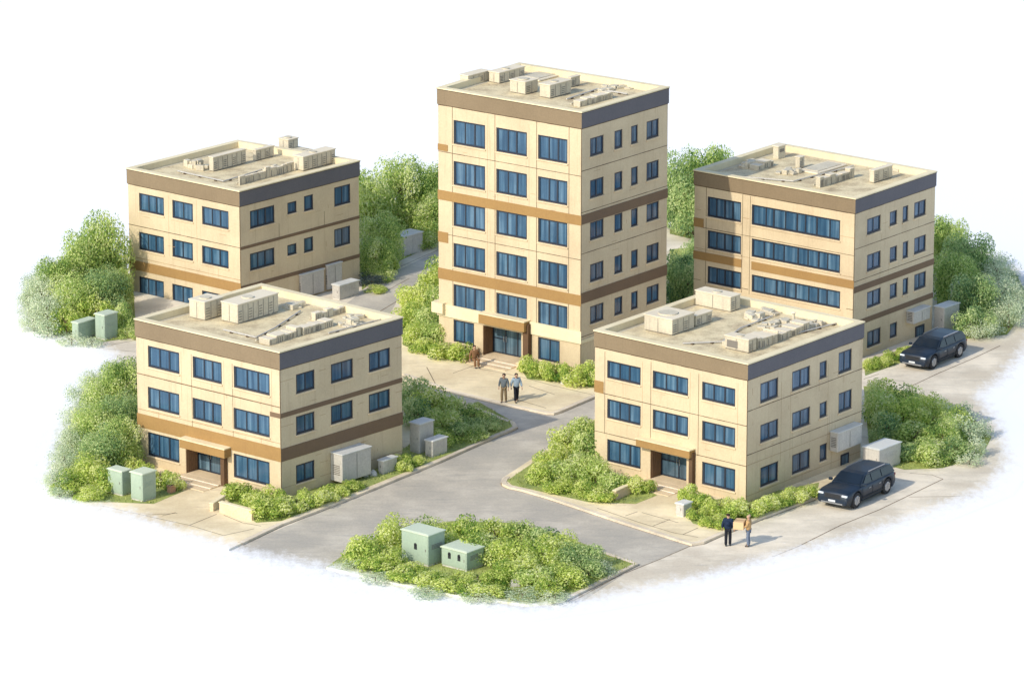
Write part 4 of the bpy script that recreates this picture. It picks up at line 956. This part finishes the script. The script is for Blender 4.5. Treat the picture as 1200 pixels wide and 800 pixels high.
# short grass on the planted ground: countless blades in one object
def grass():
    rng = random.Random(5); v, f, tv = [], [], []
    polys = [([gp(x, y, z).xy for x, y in pts], z+.008) for pts, z in LAWNS]+[([gp(x, y, .1).xy for x, y in ISLAND], .1)]
    for poly, z in polys:
        xs, ys = [p[0] for p in poly], [p[1] for p in poly]; area = (max(xs)-min(xs))*(max(ys)-min(ys))
        for _ in range(int(area*26)):
            x, y = rng.uniform(min(xs), max(xs)), rng.uniform(min(ys), max(ys))
            if not inside((x, y), poly) or rim_value(x, y) < rng.uniform(.15, .8): continue
            t, h, w = rng.uniform(0, 6.28), rng.uniform(.05, .17), rng.uniform(.015, .04); c, s = math.cos(t), math.sin(t); l = rng.uniform(-.06, .06)
            i = len(v); v += [(x-c*w, y-s*w, z), (x+c*w, y+s*w, z), (x+l*s, y-l*c, z+h)]; f.append((i, i+1, i+2)); tv += [rng.uniform(0, 1)]*3
    me = bpy.data.meshes.new('grass'); me.from_pydata(v, [], f); at = me.attributes.new('tint', 'FLOAT', 'POINT'); at.data.foreach_set('value', tv)
    me.materials.append(M['grass']); o = bpy.data.objects.new('grass', me); COL.objects.link(o); tag(o, kind='stuff')
grass()

# ------------------------------------------------------------------ cars
def car(label, px_front, px_rear):
    """px of the near side front and rear tyre contact points"""
    f, r_ = gp(*px_front), gp(*px_rear); d = (f-r_); wb = d.length; d.normalize(); sc_ = wb/2.95
    side = Vector((d.y, -d.x, 0))                       # the near side seen from the camera is on the right of travel? chosen below
    if side.y > 0: side = -side
    mid = (f+r_)/2-side*(.80*sc_); mid.z = .0
    X, Y, Z = d*sc_, side*sc_, UP*sc_
    def W(x, y, z): return mid+X*x+Y*y+Z*z
    root = thing('parked_car', label, 'car', mid, 'dark cars parked beside the buildings')
    wr, xw = .405, (1.475, -1.475)
    top = [(-2.36, .66), (-2.34, .95), (-2.25, 1.02), (-1.2, 1.03), (.7, 1.02), (1.15, 1.01), (1.9, .97), (2.24, .92), (2.35, .80), (2.37, .5)]
    def zt(x):
        for (a, za), (b, zb) in zip(top, top[1:]):
            if a <= x <= b: return za+(zb-za)*(x-a)/(b-a)
        return top[0][1] if x < top[0][0] else top[-1][1]
    def hw(x): return .93*(1-.09*max(0, (abs(x)-1.7)/.67)**2)
    def zb_(x):
        z = .24 if abs(x) < 2.1 else .24+(abs(x)-2.1)*.35
        for q in xw:
            if abs(x-q) < .48: z = max(z, wr+math.sqrt(max(0, .48**2-(x-q)**2))*1.0)
        return min(z, zt(x)-.05)
    xs = sorted(set([t[0] for t in top]+[-2.36+4.73*i/70 for i in range(71)])); mb = MB(); prev = None
    for x in xs:
        w, a, t = hw(x), zb_(x), zt(x); m_ = max(a+.02, min(.62, t-.12)); sh = max(m_+.01, t-.07)
        ring = [(-w*.94, a), (-w, m_), (-w*.965, sh), (-w*.84, t), (0, t+.02), (w*.84, t), (w*.965, sh), (w, m_), (w*.94, a)]
        ring = [W(x, y, z) for y, z in ring]
        if prev:
            for i in range(len(ring)-1): mb.face([prev[i], ring[i], ring[i+1], prev[i+1]])
            mb.face([prev[0], prev[-1], ring[-1], ring[0]])
        else: mb.face(ring)
        prev = ring
    mb.face(prev[::-1])
    body = mb.build('body', 'car', root, smooth=True)
    body.data.polygons.foreach_set('use_smooth', [True]*len(body.data.polygons))
    # cabin: sections from windscreen foot to tail
    cab = [(1.08, 1.0, 1.0, .84, .84), (.74, 1.0, 1.24, .85, .76), (.42, 1.0, 1.44, .86, .70), (.10, 1.0, 1.49, .86, .69), (-.8, 1.0, 1.51, .86, .69), (-1.75, 1.0, 1.48, .85, .68), (-2.1, 1.0, 1.40, .83, .69), (-2.32, 1.0, 1.02, .82, .80)]
    mb = MB(); prev = None
    for x, z0, z1, w0, w1 in cab:
        ring = [W(x, -w0, z0), W(x, -w1, z1-.03 if z1 > 1.1 else z1), W(x, -w1*.85, z1), W(x, w1*.85, z1), W(x, w1, z1-.03 if z1 > 1.1 else z1), W(x, w0, z0)]
        if prev:
            for i in range(5): mb.face([prev[i], ring[i], ring[i+1], prev[i+1]])
        prev = ring
    mb.build('cabin', 'car', root)
    def glassq(name, pts, off):
        mb = MB(); q = [W(*p)+off for p in pts]; mb.face(q); mb.face([p-off*.6 for p in q][::-1])
        for i in range(len(q)): mb.face([q[i-1], q[i-1]-off*.6, q[i]-off*.6, q[i]])
        return mb.build(name, 'car_glass', root)
    glassq('windscreen', [(1.0, -.77, 1.06), (1.0, .77, 1.06), (.45, .64, 1.42), (.45, -.64, 1.42)], (X*.5+Z).normalized()*.03)
    glassq('rear_window', [(-2.28, .72, 1.08), (-2.28, -.72, 1.08), (-2.12, -.62, 1.37), (-2.12, .62, 1.37)], (-X+Z*.6).normalized()*.03)
    for s in (1, -1):
        for (xa, xb, xc, xd) in ((.84, .02, .02, .36), (-.06, -.95, -.95, -.06), (-1.03, -2.08, -1.95, -1.03)):
            glassq('side_window', [(xa, s*.845, 1.06), (xb, s*.845, 1.06), (xc, s*.718, 1.40), (xd, s*.718, 1.40)], (Y*s+Z*.35).normalized()*.022)
        for xx in xw:
            c = W(xx, s*.80, wr); tm = MB(); tm.cyl(c-Y*s*.13, c+Y*s*.11, wr*sc_, n=28); wh = tm.build('wheel', 'tyre', root, .02)
            rm = MB(); rm.cyl(c+Y*s*.10, c+Y*s*.125, .25*sc_, .22*sc_, n=24)
            for q in range(5):
                t = 2*math.pi*q/5; e = X*math.cos(t)+Z*math.sin(t); g_ = (X*-math.sin(t)+Z*math.cos(t))
                rm.box(c+Y*s*.127+e*.04-g_*.03, e*.2, g_*.06, Y*s*.015)
            rm.build('rim', 'rim', wh)
        dm = MB()
        for xx in (.92, -.02, -.99): dm.box(W(xx, s*.925, .38), X*.016, Y*s*.012, Z*.50)
        dm.box(W(-.99, s*.93, .37), X*1.92, Y*s*.012, Z*.05); dm.build('door_trim', 'trim', root)
        for xx in (.18, -.78): hm = MB(); hm.box(W(xx, s*.93, .78), X*.18, Y*s*.02, Z*.03); hm.build('door_handle', 'rim', root)
        mm = MB(); mm.box(W(.86, s*.88, 1.03), X*.14, Y*s*.2, Z*.13); mm.build('mirror', 'car', root, .03)
        lm = MB(); lm.box(W(2.19, s*.52, .72), X*.18, Y*s*.32, Z*.11); lm.build('headlight', 'lamp', root, .03)
        tl = MB(); tl.box(W(-2.37, s*.52, .78), X*.12, Y*s*.34, Z*.14); tl.build('tail_light', 'taillamp', root, .03)
        rl = MB(); rl.box(W(-1.6, s*.64, 1.50), X*1.6, Y*s*.035, Z*.045); rl.build('roof_rail', 'rim', root)
    gm = MB(); gm.box(W(2.31, -.46, .60), X*.06, Y*.92, Z*.22)
    for q in range(4): gm.box(W(2.371, -.46, .61+.052*q), X*.01, Y*.92, Z*.018)
    gm.build('grille', 'trim', root)
    bm_ = MB(); bm_.box(W(2.28, -.80, .30), X*.13, Y*1.6, Z*.20); bm_.build('bumper', 'car', root, .04)
    bl = MB(); bl.box(W(2.40, -.62, .33), X*.02, Y*1.24, Z*.07); bl.build('bumper_intake', 'rim', root)
    pm = MB(); pm.box(W(2.41, -.2, .43), X*.015, Y*.40, Z*.10); pm.build('number_plate', 'plate', root)
    return root
car('dark navy car nearest, parked beside the hedge of the front right building', (1002, 594.8), (1037.5, 578))
car('dark navy car parked by the side door of the back right building', (1092.5, 432), (1123, 418.6))

# ------------------------------------------------------------------ people
def skin_mesh(name, verts, edges, radii, mat, parent, root=0, sub=1):
    me = bpy.data.meshes.new(name); me.from_pydata([tuple(v) for v in verts], edges, [])
    o = bpy.data.objects.new(name, me); COL.objects.link(o)
    o.modifiers.new('s', 'SKIN'); sv = me.skin_vertices[0].data if me.skin_vertices else None
    if sv is None:
        bm = bmesh.new(); bm.from_mesh(me); bm.verts.layers.skin.verify(); bm.to_mesh(me); bm.free(); sv = me.skin_vertices[0].data
    for i, r in enumerate(radii):
        sv[i].radius = r if isinstance(r, tuple) else (r, r); sv[i].use_root = (i == root)
    md = o.modifiers.new('b', 'SUBSURF'); md.levels = sub; md.render_levels = sub
    dg = bpy.context.evaluated_depsgraph_get(); dg.update()
    m2 = bpy.data.meshes.new_from_object(o.evaluated_get(dg)); o.modifiers.clear(); o.data = m2
    m2.materials.clear(); m2.materials.append(M[mat])
    for p in m2.polygons: p.use_smooth = True
    o.parent = parent; return o
def person(label, px, py, face, coat, legs, hair='hair', stride=.0, z=.0, arms=(.12, .12), sit=False, hold=None, height=1.72, bag=None, group=None, wide=1.0):
    P = gp(px, py, z); P.z = z
    r = thing('person', label, 'person', P, group, face)         # local +y is where the person faces
    s = height/1.75
    def V(x, y, zz): return Vector((x*s, y*s, zz*s))
    pel = .93 if not sit else .50
    L = []; E_ = []; Rr = []
    def add(p, rad, par=None):
        L.append(p); Rr.append(rad*s if not isinstance(rad, tuple) else (rad[0]*s, rad[1]*s))
        if par is not None: E_.append((par, len(L)-1))
        return len(L)-1
    dz = pel-.93
    p0 = add(V(0, 0, .93+dz), (.14, .10)); sp = add(V(0, .01, 1.15+dz), (.125, .09), p0); ch = add(V(0, 0, 1.36+dz), (.16, .105), sp)
    nk = add(V(0, .0, 1.49+dz), .05, ch); hd0 = add(V(0, .015, 1.56+dz), .08, nk); hd1 = add(V(0, .02, 1.65+dz), (.098, .11), hd0); hd2 = add(V(0, .01, 1.72+dz), .07, hd1)
    add(V(0, .115, 1.62+dz), .015, hd1)
    for q in (-1, 1): add(V(q*.088, .0, 1.62+dz), .014, hd1)
    limbs = {}
    for q in (-1, 1):
        hip = add(V(q*.09, 0, .88+dz), .085, p0); st = stride*q
        if sit: kn = add(V(q*.11, .42, .50), .06, hip); an = add(V(q*.11, .44, .10), .04, kn); to = add(V(q*.11, .60, .04), .035, an)
        else: kn = add(V(q*.10, st*.5+.03, .48), .06, hip); an = add(V(q*.10, st*.9-.02, .09), .04, kn); to = add(V(q*.11, st*.9+.15, .035), .035, an)
        sh = add(V(q*.19, 0, 1.41+dz), .058, ch); a = arms[0 if q < 0 else 1]
        if hold: el = add(V(q*.25, .05, 1.16+dz), .043, sh); wr = add(V(q*.19, .32, 1.10+dz), .03, el); hd = V(0, .07, 0); fd = V(0, 1, -.1)
        else: el = add(V(q*(.23+a*.4), -.03-st*.25, 1.15+dz), .043, sh); wr = add(V(q*(.25+a*.5), .05-st*.5, .92+dz), .03, el); hd = V(0, .02, -.08); fd = V(0, .25, -1)
        pa = add(L[wr]+hd, (.036, .02), wr)
        for j in range(4):
            b0 = L[pa]+Vector(((j-1.5)*.018*s, 0, 0))+fd*.035; m1 = add(b0, .009, pa); add(b0+(fd+V(0, .35, 0))*(.045+.008*(1.5-abs(j-1.4))), .0075, m1)
        th_ = L[pa]+V(-q*.035, .02, .02); t1 = add(th_, .0105, pa); add(th_+fd*.035+V(-q*.005, .012, 0), .009, t1)
        limbs[q] = (hip, kn, an, to, sh, el, wr, pa)
    skin_mesh('body', L, E_, Rr, 'skin', r)
    # trousers, jacket, shoes, hair follow the body
    v = [L[p0], ]; e = []; rd = [(.125*s, .125*s)]
    for q in (-1, 1):
        hip, kn, an, *_ = limbs[q]; i = len(v); v += [L[hip]*1, L[kn]*1, L[an]+Vector((0, 0, -.03))]; rd += [.10*s, .09*s, .078*s]; e += [(0, i), (i, i+1), (i+1, i+2)]
    skin_mesh('trousers', v, e, rd, legs, r)
    v = [L[p0]+Vector((0, 0, -.09)), L[sp], L[ch], L[ch]+V(0, 0, .10)]; e = [(0, 1), (1, 2), (2, 3)]; rd = [(.21*s*wide, .165*s), (.195*s*wide, .155*s), (.22*s*wide, .16*s), (.12*s, .10*s)]
    for q in (-1, 1):
        *_, sh, el, wr, pa = limbs[q]; i = len(v); v += [L[sh], L[el], L[el].lerp(L[wr], .9)]; rd += [.105*s, .078*s, .06*s]; e += [(2, i), (i, i+1), (i+1, i+2)]
    skin_mesh('jacket', v, e, rd, coat, r, 0)
    for q in (-1, 1):
        hip, kn, an, to, *_ = limbs[q]
        skin_mesh('shoe', [L[an]+Vector((0, -.04, -.05)), L[an].lerp(L[to], .5)+Vector((0, 0, -.01)), L[to]+Vector((0, .02, 0))], [(0, 1), (1, 2)], [.045*s, .045*s, .038*s], 'trim', r)
    skin_mesh('hair', [L[hd1]+V(0, -.06, -.05), L[hd1]+V(0, -.04, .04), L[hd2]+V(0, .012, .02)], [(0, 1), (1, 2)], [(.115*s, .095*s), (.13*s, .11*s), (.095*s, .085*s)], hair, r)
    for q in (-1, 1):
        mb = MB(); c = L[hd1]+V(q*.032, .088, -.008); mb.cyl(c, c+V(0, .012, 0), .009, n=8); o = mb.build('eye', 'hair', None); o.parent = r
    if bag:
        skin_mesh('backpack' if bag == 'navy_cloth' else 'shoulder_bag', [L[sp]+V(0, -.17, -.02), L[sp]+V(0, -.18, .12), L[ch]+V(0, -.17, .02)], [(0, 1), (1, 2)], [(.13*s, .08*s), (.14*s, .09*s), (.12*s, .07*s)], bag, r)
    return r
AWAY = math.radians(-10)
gpz = .0
person('person in a grey jacket and khaki trousers walking at the tower kerb', 590.5, 471, math.radians(165), 'grey_cloth', 'khaki_cloth', stride=.12, z=.13, group='people by the tower', bag='navy_cloth')
person('person in a pale blue shirt and black trousers walking at the tower kerb', 605, 470.5, math.radians(195), 'blue_cloth', 'black_cloth', stride=.2, z=.13, group='people by the tower')
person('person in rust brown clothes sitting by the low wall left of the tower steps', 556, 429, math.radians(200), 'rust_cloth', 'rust_cloth', z=.12, sit=True, group='people by the tower')
person('person in a navy jacket and black trousers seen from behind near the front right hedge', 853, 639.5, math.radians(-8), 'navy_cloth', 'black_cloth', stride=.06, group='people by the front right building', bag='navy_cloth', height=1.82, wide=1.3)
h2 = person('person in a tan jacket and grey jeans holding a cardboard box', 877, 640, math.radians(75), 'tan_cloth', 'denim_cloth', 'hair_light', hold=True, bag=None, group='people by the front right building', height=1.78, wide=1.3)
# the box rests on the forearms
f = Matrix.Rotation(math.radians(75), 3, 'Z'); P = Vector(h2.location)
c = P+f@Vector((-.37, .20, 1.0)); r = thing('cardboard_box', 'plain tan cardboard box carried by the person in the tan jacket', 'box', c)
mb = MB(); mb.box(c, f@Vector((.74, 0, 0)), f@Vector((0, .56, 0)), UP*.42); mb.build('carton', 'card', r, .01)
mb = MB(); mb.box(c+f@Vector((.33, -.003, .421)), f@Vector((.08, 0, 0)), f@Vector((0, .566, 0)), UP*.004); mb.build('tape', 'tape', r)

# ------------------------------------------------------------------ light, sky, camera
SUN_EL = math.radians(34.5); AZ = Vector((1, .98, 0)).normalized()          # light travels to the right and slightly away
d = Vector((AZ.x*math.cos(SUN_EL), AZ.y*math.cos(SUN_EL), -math.sin(SUN_EL)))
sun = bpy.data.lights.new('sun', 'SUN'); sun.energy = 2.25; sun.angle = math.radians(.6); sun.color = (1, .925, .80)
so = bpy.data.objects.new('sun', sun); COL.objects.link(so); so.rotation_euler = d.to_track_quat('-Z', 'Y').to_euler()
wd = bpy.data.worlds.new('World'); sc.world = wd; wd.use_nodes = True; nt = wd.node_tree
sky = nt.nodes.new('ShaderNodeTexSky'); sky.sky_type = 'NISHITA'; sky.sun_disc = False; sky.sun_elevation = SUN_EL
sky.sun_rotation = math.atan2(-AZ.x, -AZ.y)
bg = nt.nodes['Background']; bg.inputs['Strength'].default_value = .15; nt.links.new(sky.outputs[0], bg.inputs[0])
cam = bpy.data.cameras.new('camera'); co = bpy.data.objects.new('camera', cam); COL.objects.link(co)
co.location = EYE; co.rotation_euler = (math.pi/2-TILT, 0, 0); cam.sensor_width = 36; cam.lens = FPX/1200*36
cam.clip_start = 1; cam.clip_end = 9000; sc.camera = co
vs = sc.view_settings; vs.view_transform = 'Standard'; vs.look = 'None'; vs.gamma = 1; vs.use_curve_mapping = False; vs.exposure = .62
